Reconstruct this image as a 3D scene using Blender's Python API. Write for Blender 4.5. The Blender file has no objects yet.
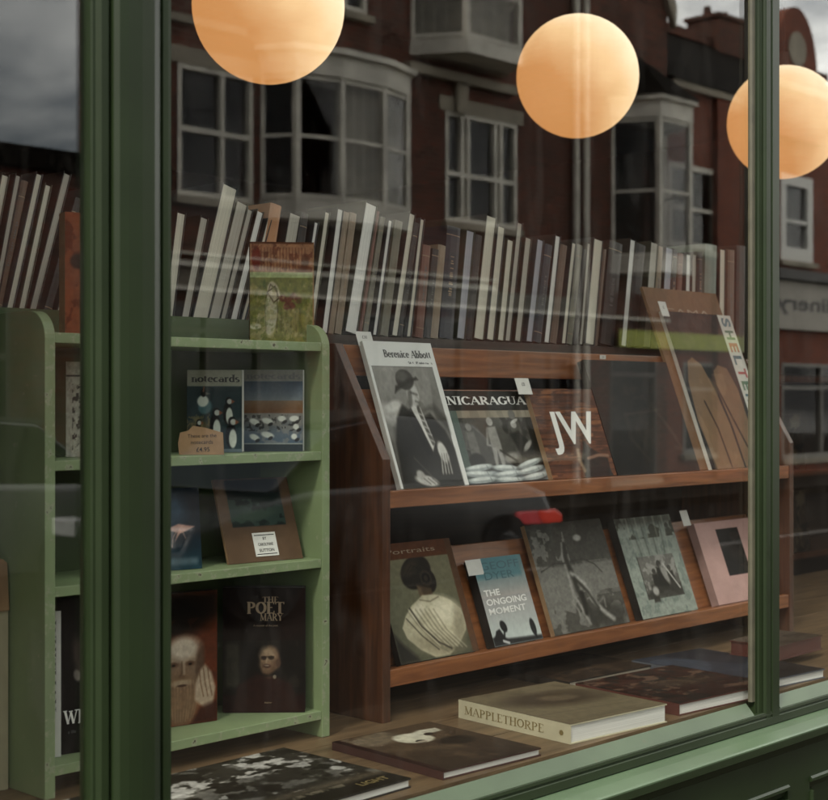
import bpy, bmesh, math, random
import numpy as np
from mathutils import Matrix, Vector
R = math.radians
random.seed(7)
RNG = np.random.RandomState(11)
scene = bpy.context.scene
COL = scene.collection

# ------------------------------------------------------------------ frame of reference
# X runs along the shop front, +Y goes into the shop, Z up.  Glass at Y=1.6, eye at 1.5 m.
EYE = 1.5
F = 1450.0
CS, SN = math.cos(R(46)), math.sin(R(46))
BED = 0.871                     # top of the window bed
def XY(px, Y):                  # X on the vertical plane Y seen in column px
    u = px - 414
    return Y * (SN*F + CS*u) / (CS*F - SN*u)
def DZ(px, Y):
    return Y * F / (CS*F - SN*(px-414))
def HT(px, py, Y):
    return EYE + (400-py) * DZ(px, Y) / F
def ONH(px, py, h):             # point at height h
    z = (EYE-h) * F / (py-400.0)
    u = px - 414
    return Vector((z*(SN*F+CS*u)/F, z*(CS*F-SN*u)/F, h))
YV = 15.0                       # far facade is at Y = 3.2-15
def RX(px, yv=YV): return XY(px, yv)
def RH(px, py, yv=YV): return HT(px, py, yv)

# ------------------------------------------------------------------ materials
MATS = {}
def srgb(c):
    return tuple(((v/12.92) if v <= .04045 else ((v+.055)/1.055)**2.4) for v in c)
def newmat(name):
    m = bpy.data.materials.new(name); m.use_nodes = True
    MATS[name] = m
    nt = m.node_tree
    return m, nt, nt.nodes['Principled BSDF']
def mat(name, col, rough=.6, var=.12, scale=20, stretch=(1,1,1), bump=0.0, bscale=60, spec=.5, metal=0.0, emit=None, coat=0.0):
    if name in MATS: return MATS[name]
    m, nt, b = newmat(name)
    tc = nt.nodes.new('ShaderNodeTexCoord'); mp = nt.nodes.new('ShaderNodeMapping')
    mp.inputs['Scale'].default_value = stretch
    nt.links.new(tc.outputs['Object'], mp.inputs[0])
    n = nt.nodes.new('ShaderNodeTexNoise'); n.inputs['Scale'].default_value = scale; n.inputs['Detail'].default_value = 5
    nt.links.new(mp.outputs[0], n.inputs['Vector'])
    r = nt.nodes.new('ShaderNodeValToRGB')
    r.color_ramp.elements[0].position = .3; r.color_ramp.elements[1].position = .7
    r.color_ramp.elements[0].color = tuple(max(0, c*(1-var)) for c in col)+(1,)
    r.color_ramp.elements[1].color = tuple(min(1, c*(1+var)) for c in col)+(1,)
    nt.links.new(n.outputs['Fac'], r.inputs[0]); nt.links.new(r.outputs[0], b.inputs['Base Color'])
    b.inputs['Roughness'].default_value = rough; b.inputs['Specular IOR Level'].default_value = spec
    b.inputs['Metallic'].default_value = metal; b.inputs['Coat Weight'].default_value = coat
    b.inputs['Coat Roughness'].default_value = .15
    if emit:
        b.inputs['Emission Color'].default_value = tuple(emit[:3])+(1,); b.inputs['Emission Strength'].default_value = emit[3]
    if bump:
        n2 = nt.nodes.new('ShaderNodeTexNoise'); n2.inputs['Scale'].default_value = bscale; n2.inputs['Detail'].default_value = 6
        nt.links.new(mp.outputs[0], n2.inputs['Vector'])
        bp = nt.nodes.new('ShaderNodeBump'); bp.inputs['Strength'].default_value = bump; bp.inputs['Distance'].default_value = .002
        nt.links.new(n2.outputs['Fac'], bp.inputs['Height']); nt.links.new(bp.outputs[0], b.inputs['Normal'])
    return m
def wood(name, c1, c2, rough=.45, scale=6, stretch=(1,14,14), coat=.15):
    m, nt, b = newmat(name)
    tc = nt.nodes.new('ShaderNodeTexCoord'); mp = nt.nodes.new('ShaderNodeMapping')
    mp.inputs['Scale'].default_value = stretch
    nt.links.new(tc.outputs['Object'], mp.inputs[0])
    n = nt.nodes.new('ShaderNodeTexNoise'); n.inputs['Scale'].default_value = scale; n.inputs['Detail'].default_value = 8; n.inputs['Distortion'].default_value = .6
    nt.links.new(mp.outputs[0], n.inputs['Vector'])
    r = nt.nodes.new('ShaderNodeValToRGB')
    r.color_ramp.elements[0].position = .32; r.color_ramp.elements[1].position = .68
    r.color_ramp.elements[0].color = c1+(1,); r.color_ramp.elements[1].color = c2+(1,)
    nt.links.new(n.outputs['Fac'], r.inputs[0]); nt.links.new(r.outputs[0], b.inputs['Base Color'])
    b.inputs['Roughness'].default_value = rough; b.inputs['Coat Weight'].default_value = coat; b.inputs['Coat Roughness'].default_value = .3
    bp = nt.nodes.new('ShaderNodeBump'); bp.inputs['Strength'].default_value = .25; bp.inputs['Distance'].default_value = .001
    nt.links.new(n.outputs['Fac'], bp.inputs['Height']); nt.links.new(bp.outputs[0], b.inputs['Normal'])
    return m
def worn(name, col, under, amount=.62, rough=.5, scale=34, bumpd=.0012, spec=.5, edge=0.0):
    """painted wood with chips down to the timber and brushed-on unevenness"""
    m, nt, b = newmat(name)
    tc = nt.nodes.new('ShaderNodeTexCoord')
    n = nt.nodes.new('ShaderNodeTexNoise'); n.inputs['Scale'].default_value = scale; n.inputs['Detail'].default_value = 9; n.inputs['Roughness'].default_value = .72
    n2 = nt.nodes.new('ShaderNodeTexNoise'); n2.inputs['Scale'].default_value = 5; n2.inputs['Detail'].default_value = 6
    nt.links.new(tc.outputs['Object'], n.inputs['Vector']); nt.links.new(tc.outputs['Object'], n2.inputs['Vector'])
    ch = nt.nodes.new('ShaderNodeValToRGB'); ch.color_ramp.elements[0].position = amount; ch.color_ramp.elements[1].position = amount+.035
    if edge:      # the front edges of shelves and uprights get knocked and rubbed most
        ge_ = nt.nodes.new('ShaderNodeNewGeometry'); dd = nt.nodes.new('ShaderNodeVectorMath'); dd.operation = 'DOT_PRODUCT'; dd.inputs[1].default_value = (0, -1, 0)
        nt.links.new(ge_.outputs['True Normal'], dd.inputs[0])
        q1 = nt.nodes.new('ShaderNodeMapRange'); q1.inputs['From Min'].default_value = .5; q1.inputs['From Max'].default_value = .95; q1.inputs['To Max'].default_value = edge
        nt.links.new(dd.outputs['Value'], q1.inputs['Value'])
        q2 = nt.nodes.new('ShaderNodeMath'); q2.operation = 'ADD'; nt.links.new(q1.outputs[0], q2.inputs[0]); nt.links.new(n.outputs['Fac'], q2.inputs[1])
        nt.links.new(q2.outputs[0], ch.inputs[0]); wearfac = q2.outputs[0]
    else: nt.links.new(n.outputs['Fac'], ch.inputs[0])
    r = nt.nodes.new('ShaderNodeValToRGB'); r.color_ramp.elements[0].position = .3; r.color_ramp.elements[1].position = .7
    r.color_ramp.elements[0].color = tuple(c*.8 for c in col)+(1,); r.color_ramp.elements[1].color = tuple(c*1.12 for c in col)+(1,)
    nt.links.new(n2.outputs['Fac'], r.inputs[0])
    mx = nt.nodes.new('ShaderNodeMix'); mx.data_type = 'RGBA'
    nt.links.new(ch.outputs[0], mx.inputs['Factor']); nt.links.new(r.outputs[0], mx.inputs['A']); mx.inputs['B'].default_value = under+(1,)
    if edge:      # a paler old coat shows round each chip
        c2 = nt.nodes.new('ShaderNodeValToRGB'); c2.color_ramp.elements[0].position = amount-.075; c2.color_ramp.elements[1].position = amount-.035
        nt.links.new(wearfac, c2.inputs[0]); m0 = nt.nodes.new('ShaderNodeMix'); m0.data_type = 'RGBA'
        nt.links.new(c2.outputs[0], m0.inputs['Factor']); nt.links.new(r.outputs[0], m0.inputs['A']); m0.inputs['B'].default_value = (.29,.32,.205,1)
        nt.links.new(m0.outputs['Result'], mx.inputs['A'])
    nt.links.new(mx.outputs['Result'], b.inputs['Base Color'])
    b.inputs['Roughness'].default_value = rough; b.inputs['Specular IOR Level'].default_value = spec
    bp = nt.nodes.new('ShaderNodeBump'); bp.inputs['Strength'].default_value = .35; bp.inputs['Distance'].default_value = bumpd
    nt.links.new(n.outputs['Fac'], bp.inputs['Height']); nt.links.new(bp.outputs[0], b.inputs['Normal'])
    return m
def brickmat(name, c1, c2, mortar):
    m, nt, b = newmat(name)
    tc = nt.nodes.new('ShaderNodeTexCoord'); sp = nt.nodes.new('ShaderNodeSeparateXYZ'); cb = nt.nodes.new('ShaderNodeCombineXYZ')
    ad = nt.nodes.new('ShaderNodeMath'); ad.operation = 'ADD'
    nt.links.new(tc.outputs['Object'], sp.inputs[0]); nt.links.new(sp.outputs[0], ad.inputs[0]); nt.links.new(sp.outputs[1], ad.inputs[1])
    nt.links.new(ad.outputs[0], cb.inputs[0]); nt.links.new(sp.outputs[2], cb.inputs[1])
    br = nt.nodes.new('ShaderNodeTexBrick'); br.inputs['Scale'].default_value = 1; br.inputs['Brick Width'].default_value = .225
    br.inputs['Row Height'].default_value = .075; br.inputs['Mortar Size'].default_value = .008
    br.inputs['Color1'].default_value = c1+(1,); br.inputs['Color2'].default_value = c2+(1,); br.inputs['Mortar'].default_value = mortar+(1,)
    nt.links.new(cb.outputs[0], br.inputs['Vector'])
    n = nt.nodes.new('ShaderNodeTexNoise'); n.inputs['Scale'].default_value = .9; n.inputs['Detail'].default_value = 6
    nt.links.new(tc.outputs['Object'], n.inputs['Vector'])
    mr = nt.nodes.new('ShaderNodeMapRange'); mr.inputs['To Min'].default_value = .55; mr.inputs['To Max'].default_value = 1.35
    nt.links.new(n.outputs['Fac'], mr.inputs['Value'])
    mx = nt.nodes.new('ShaderNodeMix'); mx.data_type = 'RGBA'; mx.blend_type = 'MULTIPLY'; mx.inputs['Factor'].default_value = 1
    nt.links.new(br.outputs['Color'], mx.inputs['A']); nt.links.new(mr.outputs[0], mx.inputs['B'])
    nt.links.new(mx.outputs['Result'], b.inputs['Base Color']); b.inputs['Roughness'].default_value = .9
    bp = nt.nodes.new('ShaderNodeBump'); bp.inputs['Strength'].default_value = .5; bp.inputs['Distance'].default_value = .005; bp.invert = True
    nt.links.new(br.outputs['Fac'], bp.inputs['Height']); nt.links.new(bp.outputs[0], b.inputs['Normal'])
    return m
def glassmat(name, f0, tint=(.96, .97, .955), grime=0.0):
    """thin window glass: clear, with a Schlick reflection that is the same from both sides"""
    m = bpy.data.materials.new(name); m.use_nodes = True; MATS[name] = m
    nt = m.node_tree; nt.nodes.clear()
    out = nt.nodes.new('ShaderNodeOutputMaterial'); mix = nt.nodes.new('ShaderNodeMixShader')
    tr = nt.nodes.new('ShaderNodeBsdfTransparent'); tr.inputs[0].default_value = tint+(1,)
    gl = nt.nodes.new('ShaderNodeBsdfGlossy'); gl.inputs['Roughness'].default_value = 0.0; gl.inputs['Color'].default_value = (1, 1, 1, 1)
    ge = nt.nodes.new('ShaderNodeNewGeometry')
    dt = nt.nodes.new('ShaderNodeVectorMath'); dt.operation = 'DOT_PRODUCT'
    nt.links.new(ge.outputs['Incoming'], dt.inputs[0]); nt.links.new(ge.outputs['True Normal'], dt.inputs[1])
    def mth(op, a, b=None):
        n = nt.nodes.new('ShaderNodeMath'); n.operation = op
        if hasattr(a, 'links'): nt.links.new(a, n.inputs[0])
        else: n.inputs[0].default_value = a
        if b is not None:
            if hasattr(b, 'links'): nt.links.new(b, n.inputs[1])
            else: n.inputs[1].default_value = b
        return n.outputs[0]
    c = mth('ABSOLUTE', dt.outputs['Value'])
    p = mth('POWER', mth('SUBTRACT', 1.0, c), 5.0)
    f = mth('ADD', mth('MULTIPLY', p, 1-f0), f0)
    nt.links.new(f, mix.inputs[0]); nt.links.new(tr.outputs[0], mix.inputs[1]); nt.links.new(gl.outputs[0], mix.inputs[2])
    if not grime:
        nt.links.new(mix.outputs[0], out.inputs[0]); return m
    # a thin film of street dust and wiped streaks lying on the pane
    tc = nt.nodes.new('ShaderNodeTexCoord'); mp = nt.nodes.new('ShaderNodeMapping'); mp.inputs['Scale'].default_value = (5, 1, 1.1); mp.inputs['Rotation'].default_value = (0, .35, 0)
    nt.links.new(tc.outputs['Object'], mp.inputs[0])
    n1 = nt.nodes.new('ShaderNodeTexNoise'); n1.inputs['Scale'].default_value = 3.0; n1.inputs['Detail'].default_value = 9; n1.inputs['Roughness'].default_value = .65; n1.inputs['Distortion'].default_value = 1.2
    nt.links.new(mp.outputs[0], n1.inputs['Vector'])
    n2 = nt.nodes.new('ShaderNodeTexNoise'); n2.inputs['Scale'].default_value = 140; n2.inputs['Detail'].default_value = 2; nt.links.new(tc.outputs['Object'], n2.inputs['Vector'])
    r1 = nt.nodes.new('ShaderNodeMapRange'); r1.inputs['From Min'].default_value = .52; r1.inputs['From Max'].default_value = .80; r1.inputs['To Max'].default_value = grime; nt.links.new(n1.outputs['Fac'], r1.inputs['Value'])
    r2 = nt.nodes.new('ShaderNodeMapRange'); r2.inputs['From Min'].default_value = .74; r2.inputs['From Max'].default_value = .80; r2.inputs['To Max'].default_value = grime*3; nt.links.new(n2.outputs['Fac'], r2.inputs['Value'])
    df = nt.nodes.new('ShaderNodeBsdfDiffuse'); df.inputs['Color'].default_value = (.6,.58,.52,1)
    m2 = nt.nodes.new('ShaderNodeMixShader'); nt.links.new(mth('ADD', r1.outputs[0], r2.outputs[0]), m2.inputs[0]); nt.links.new(mix.outputs[0], m2.inputs[1]); nt.links.new(df.outputs[0], m2.inputs[2])
    nt.links.new(m2.outputs[0], out.inputs[0])
    return m
def printmat(name='printed_paper', rough=.5, spec=.10):
    if name in MATS: return MATS[name]
    m, nt, b = newmat(name)
    a = nt.nodes.new('ShaderNodeVertexColor'); a.layer_name = 'ink'
    nt.links.new(a.outputs['Color'], b.inputs['Base Color'])
    b.inputs['Roughness'].default_value = rough; b.inputs['Specular IOR Level'].default_value = spec
    return m
def pagemat(name, col, axis=2, freq=900):
    """edge of a block of pages: fine lines across the thickness"""
    if name in MATS: return MATS[name]
    m, nt, b = newmat(name)
    tc = nt.nodes.new('ShaderNodeTexCoord'); mp = nt.nodes.new('ShaderNodeMapping')
    s = [3, 3, 3]; s[axis] = freq; mp.inputs['Scale'].default_value = s
    nt.links.new(tc.outputs['Object'], mp.inputs[0])
    n = nt.nodes.new('ShaderNodeTexNoise'); n.inputs['Scale'].default_value = 1; n.inputs['Detail'].default_value = 3
    nt.links.new(mp.outputs[0], n.inputs['Vector'])
    r = nt.nodes.new('ShaderNodeValToRGB'); r.color_ramp.elements[0].position = .3; r.color_ramp.elements[1].position = .62
    r.color_ramp.elements[0].color = tuple(c*.68 for c in col)+(1,); r.color_ramp.elements[1].color = col+(1,)
    nt.links.new(n.outputs['Fac'], r.inputs[0]); nt.links.new(r.outputs[0], b.inputs['Base Color'])
    b.inputs['Roughness'].default_value = .8
    return m

# ------------------------------------------------------------------ mesh helpers
class MB:
    def __init__(s): s.v = []; s.f = []
    def add(s, vs, fs):
        n = len(s.v); s.v += [tuple(p) for p in vs]; s.f += [tuple(i+n for i in f) for f in fs]; return s
    def box(s, x0, y0, z0, x1, y1, z1):
        v = [(x0,y0,z0),(x1,y0,z0),(x1,y1,z0),(x0,y1,z0),(x0,y0,z1),(x1,y0,z1),(x1,y1,z1),(x0,y1,z1)]
        return s.add(v, [(0,3,2,1),(4,5,6,7),(0,1,5,4),(1,2,6,5),(2,3,7,6),(3,0,4,7)])
    def prism(s, poly, d0, d1, axis='x'):
        """poly of 2-D points extruded along axis from d0 to d1; x: (y,z)  y: (x,z)  z: (x,y)"""
        def P(p, d):
            return (d, p[0], p[1]) if axis == 'x' else ((p[0], d, p[1]) if axis == 'y' else (p[0], p[1], d))
        n = len(poly)
        a = sum(poly[i][0]*poly[(i+1)%n][1]-poly[(i+1)%n][0]*poly[i][1] for i in range(n))
        if a < 0: poly = poly[::-1]
        v = [P(p, d0) for p in poly]+[P(p, d1) for p in poly]
        f = [tuple(range(n-1, -1, -1)), tuple(range(n, 2*n))]+[(i, (i+1)%n, n+(i+1)%n, n+i) for i in range(n)]
        return s.add(v, f)
    def tube(s, p0, p1, r0, r1=None, n=16, caps=True):
        r1 = r0 if r1 is None else r1
        p0, p1 = Vector(p0), Vector(p1); d = (p1-p0).normalized()
        a = d.orthogonal().normalized(); b = d.cross(a)
        v = [p0+(a*math.cos(t)+b*math.sin(t))*r0 for t in [2*math.pi*i/n for i in range(n)]]
        v += [p1+(a*math.cos(t)+b*math.sin(t))*r1 for t in [2*math.pi*i/n for i in range(n)]]
        f = [(i, (i+1)%n, n+(i+1)%n, n+i) for i in range(n)]
        if caps: f += [tuple(range(n-1, -1, -1)), tuple(range(n, 2*n))]
        return s.add(v, f)
    def sphere(s, c, r, nu=48, nv=28, sq=1.0):
        v = []; f = []
        for j in range(nv+1):
            t = math.pi*j/nv
            for i in range(nu):
                p = 2*math.pi*i/nu
                v.append((c[0]+r*math.sin(t)*math.cos(p), c[1]+r*math.sin(t)*math.sin(p), c[2]+r*sq*math.cos(t)))
        for j in range(nv):
            for i in range(nu):
                f.append((j*nu+i, (j+1)*nu+i, (j+1)*nu+(i+1)%nu, j*nu+(i+1)%nu))
        return s.add(v, f)
    def build(s, name, m, parent=None, bevel=0, smooth=False, center=True):
        me = bpy.data.meshes.new(name)
        me.from_pydata(s.v, [], s.f); me.update()
        bm = bmesh.new(); bm.from_mesh(me); bmesh.ops.recalc_face_normals(bm, faces=bm.faces); bm.to_mesh(me); bm.free()
        o = bpy.data.objects.new(name, me); COL.objects.link(o)
        if m is not None: me.materials.append(m)
        if parent is not None: o.parent = parent
        if smooth: me.shade_smooth()
        if bevel:
            b = o.modifiers.new('bevel', 'BEVEL'); b.width = bevel; b.segments = 2; b.limit_method = 'ANGLE'; b.angle_limit = R(40)
        return o
def empty(name, label, cat, M=None, loc=(0,0,0), group=None):
    o = bpy.data.objects.new(name, None); COL.objects.link(o)
    o.empty_display_size = .05
    if M is not None: o.matrix_world = M
    else: o.location = loc
    o['label'] = label; o['category'] = cat
    if group: o['group'] = group
    return o
def tag(o, label, cat, group=None, kind=None):
    if kind: o['kind'] = kind
    if label: o['label'] = label
    if cat: o['category'] = cat
    if group: o['group'] = group
    return o

# ------------------------------------------------------------------ lettering
def sans(txt, size, cx=0, cy=0, rot=0, width=None, bold=.0, mirror=False):
    cu = bpy.data.curves.new('lettering', 'FONT'); cu.body = txt; cu.size = size; cu.align_x = 'CENTER'; cu.align_y = 'CENTER'
    cu.offset = bold*size; cu.resolution_u = 4
    ob = bpy.data.objects.new('lettering', cu); COL.objects.link(ob)
    dg = bpy.context.evaluated_depsgraph_get(); dg.update()
    me = bpy.data.meshes.new_from_object(ob.evaluated_get(dg))
    vs = [v.co.copy() for v in me.vertices]; fs = [tuple(p.vertices) for p in me.polygons]
    bpy.data.objects.remove(ob); bpy.data.curves.remove(cu); bpy.data.meshes.remove(me)
    if not vs: return [], []
    xs = [v.x for v in vs]; ys = [v.y for v in vs]
    mx, my = (min(xs)+max(xs))/2, (min(ys)+max(ys))/2
    k = (width/(max(xs)-min(xs))) if width else 1
    c, s_ = math.cos(rot), math.sin(rot); out = []
    for v in vs:
        x, y = (v.x-mx)*k*(-1 if mirror else 1), (v.y-my)
        out.append((cx+x*c-y*s_, cy+x*s_+y*c, 0))
    return out, fs
TK, TN = .17, .06
def arc(cx, cy, rx, ry, a0, a1, n=12):
    return [(cx+rx*math.cos(R(a0+(a1-a0)*i/n)), cy+ry*math.sin(R(a0+(a1-a0)*i/n))) for i in range(n+1)]
G = {  # advance, strokes (polyline, thick-if-vertical flag 'v' / thin 't' / thick 'k'), serifs (x, y)
 'A': (.78, [([(.06,0),(.38,1)],'t'),([(.38,1),(.7,0)],'k'),([(.17,.34),(.6,.34)],'t')], [(.06,0),(.7,0)]),
 'B': (.7, [([(.17,0),(.17,1)],'k'),(arc(.3,.76,.22,.22,90,-90),'v'),(arc(.3,.27,.28,.25,90,-90),'v'),([(.17,.98),(.3,.98)],'t'),([(.17,.53),(.3,.53)],'t'),([(.17,.02),(.3,.02)],'t')], [(.17,0),(.17,1)]),
 'C': (.74, [(arc(.4,.5,.3,.48,48,312,18),'v')], [(.62,.82)]),
 'E': (.66, [([(.17,0),(.17,1)],'k'),([(.17,.97),(.56,.97)],'t'),([(.17,.52),(.46,.52)],'t'),([(.17,.03),(.58,.03)],'t'),([(.56,.8),(.56,.99)],'t'),([(.58,.01),(.58,.22)],'t')], [(.17,0),(.17,1)]),
 'G': (.78, [(arc(.4,.5,.3,.48,48,320,18),'v'),([(.64,.08),(.64,.42)],'k')], [(.62,.82),(.64,.42)]),
 'H': (.82, [([(.17,0),(.17,1)],'k'),([(.65,0),(.65,1)],'k'),([(.17,.52),(.65,.52)],'t')], [(.17,0),(.17,1),(.65,0),(.65,1)]),
 'I': (.36, [([(.18,0),(.18,1)],'k')], [(.18,0),(.18,1)]),
 'L': (.62, [([(.17,0),(.17,1)],'k'),([(.17,.03),(.56,.03)],'t'),([(.56,.01),(.56,.24)],'t')], [(.17,0),(.17,1)]),
 'M': (.96, [([(.14,0),(.14,1)],'t'),([(.14,1),(.46,.06)],'k'),([(.46,.06),(.78,1)],'t'),([(.78,0),(.78,1)],'k')], [(.14,0),(.14,1),(.78,0),(.78,1)]),
 'N': (.82, [([(.14,0),(.14,1)],'t'),([(.14,1),(.66,0)],'k'),([(.66,0),(.66,1)],'t')], [(.14,0),(.14,1),(.66,1)]),
 'O': (.82, [(arc(.41,.5,.31,.47,0,360,24),'v')], []),
 'P': (.68, [([(.17,0),(.17,1)],'k'),(arc(.3,.74,.26,.24,90,-90),'v'),([(.17,.98),(.3,.98)],'t'),([(.17,.5),(.3,.5)],'t')], [(.17,0),(.17,1)]),
 'R': (.76, [([(.17,0),(.17,1)],'k'),(arc(.3,.74,.26,.24,90,-90),'v'),([(.17,.98),(.3,.98)],'t'),([(.17,.5),(.3,.5)],'t'),([(.34,.5),(.66,0)],'k')], [(.17,0),(.17,1),(.66,0)]),
 'S': (.6, [(arc(.3,.75,.2,.23,50,270,12),'v'),(arc(.3,.27,.22,.25,90,-130,12),'v')], []),
 'T': (.72, [([(.36,0),(.36,1)],'k'),([(.05,.97),(.67,.97)],'t'),([(.05,.8),(.05,.99)],'t'),([(.67,.8),(.67,.99)],'t')], [(.36,0)]),
 'U': (.82, [([(.17,.35),(.17,1)],'k'),(arc(.41,.35,.24,.33,180,360,12),'t'),([(.65,.35),(.65,1)],'t')], [(.17,1),(.65,1)]),
 'W': (1.04, [([(.06,1),(.3,0)],'k'),([(.3,0),(.5,.9)],'t'),([(.5,.9),(.72,0)],'k'),([(.72,0),(.96,1)],'t')], [(.06,1),(.96,1),(.5,.95)]),
 'Y': (.76, [([(.06,1),(.38,.48)],'k'),([(.38,.48),(.7,1)],'t'),([(.38,0),(.38,.48)],'k')], [(.06,1),(.7,1),(.38,0)]),
 'e': (.56, [(arc(.27,.32,.2,.3,0,310,16),'v'),([(.08,.35),(.47,.35)],'t')], []),
 'r': (.46, [([(.15,0),(.15,.63)],'k'),(arc(.3,.42,.15,.2,150,50,6),'v')], [(.15,0),(.15,.63)]),
 'n': (.62, [([(.15,0),(.15,.63)],'k'),(arc(.31,.42,.16,.2,160,0,8),'t'),([(.47,0),(.47,.44)],'k')], [(.15,0),(.15,.63),(.47,0)]),
 'i': (.32, [([(.16,0),(.16,.63)],'k'),([(.16,.8),(.16,.94)],'k')], [(.16,0),(.16,.63)]),
 'c': (.52, [(arc(.27,.32,.2,.3,55,310,14),'v')], []),
 'b': (.62, [([(.14,0),(.14,1)],'k'),(arc(.31,.32,.19,.3,130,-130,14),'v')], [(.14,1)]),
 'o': (.6, [(arc(.3,.32,.22,.3,0,360,18),'v')], []),
 't': (.42, [([(.17,.08),(.17,.82)],'k'),([(.03,.61),(.34,.61)],'t'),(arc(.27,.1,.1,.09,180,320,6),'t')], []),
 'a': (.56, [(arc(.26,.2,.18,.19,0,360,14),'v'),([(.44,0),(.44,.45)],'k'),(arc(.28,.44,.16,.18,0,150,8),'t')], [(.44,0)]),
 's': (.46, [(arc(.22,.47,.14,.15,50,270,9),'v'),(arc(.22,.16,.15,.16,90,-130,9),'v')], []),
 'd': (.62, [([(.46,0),(.46,1)],'k'),(arc(.29,.32,.19,.3,50,310,14),'v')], [(.46,1),(.46,0)]),
 ' ': (.36, [], []),
}
def serif(txt, size, cx=0, cy=0, rot=0, width=None, weight=1.0):
    """capital height = size"""
    vs = []; fs = []; x = 0; k = 0
    for ch in txt:
        adv, st, se = G.get(ch, G[' '])
        for pts, kind in st:
            for i in range(len(pts)-1):
                (x0, y0), (x1, y1) = pts[i], pts[i+1]
                dx, dy = x1-x0, y1-y0; L = math.hypot(dx, dy) or 1e-6
                w = {'k': TK, 't': TN}.get(kind, TN+(TK-TN)*abs(dy)/L)*weight/2
                ex = 0.012 if kind == 'v' else 0
                nx, ny = -dy/L*w, dx/L*w; ux, uy = dx/L*ex, dy/L*ex
                n = len(vs); k += 1; z = (k % 40)*2.5e-6
                vs += [(x+x0-ux+nx, y0-uy+ny, z), (x+x0-ux-nx, y0-uy-ny, z), (x+x1+ux-nx, y1+uy-ny, z), (x+x1+ux+nx, y1+uy+ny, z)]
                fs.append((n, n+1, n+2, n+3))
        for sx, sy in se:
            n = len(vs); k += 1; z = (k % 40)*2.5e-6; h = .028*weight; w = .15
            vs += [(x+sx-w, sy-h, z), (x+sx+w, sy-h, z), (x+sx+w, sy+h, z), (x+sx-w, sy+h, z)]; fs.append((n, n+1, n+2, n+3))
        x += adv
    k = (width/x) if width else size
    c, s_ = math.cos(rot), math.sin(rot)
    out = [(cx+(p[0]-x/2)*k*c-(p[1]-.5)*size*s_, cy+(p[0]-x/2)*k*s_+(p[1]-.5)*size*c, p[2]) for p in vs]
    return out, fs
def lettering(name, data, m, parent, z=.0012, label=None):
    vs, fs = data
    if not vs: return
    me = bpy.data.meshes.new(name); me.from_pydata([(v[0], v[1], v[2]+z) for v in vs], [], fs); me.update()
    o = bpy.data.objects.new(name, me); COL.objects.link(o); me.materials.append(m); o.parent = parent
    return o

# ------------------------------------------------------------------ printed pictures (ink stored per vertex of a fine grid)
def vnoise(ny, nx, sy, sx, octv=4, seed=0):
    rg = np.random.RandomState(seed); out = np.zeros((ny, nx)); amp = 1; tot = 0
    for o in range(octv):
        gy, gx = max(2, int(sy*2**o)+2), max(2, int(sx*2**o)+2)
        g = rg.rand(gy, gx)
        yy = np.linspace(0, gy-1.001, ny); xx = np.linspace(0, gx-1.001, nx)
        y0 = yy.astype(int); x0 = xx.astype(int); fy = (yy-y0)[:, None]; fx = (xx-x0)[None, :]
        fy = fy*fy*(3-2*fy); fx = fx*fx*(3-2*fx)
        a = g[y0][:, x0]; b = g[y0][:, np.minimum(x0+1, gx-1)]; c = g[np.minimum(y0+1, gy-1)][:, x0]; d = g[np.minimum(y0+1, gy-1)][:, np.minimum(x0+1, gx-1)]
        out += amp*((a*(1-fx)+b*fx)*(1-fy)+(c*(1-fx)+d*fx)*fy); tot += amp; amp *= .55
    return out/tot
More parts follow.
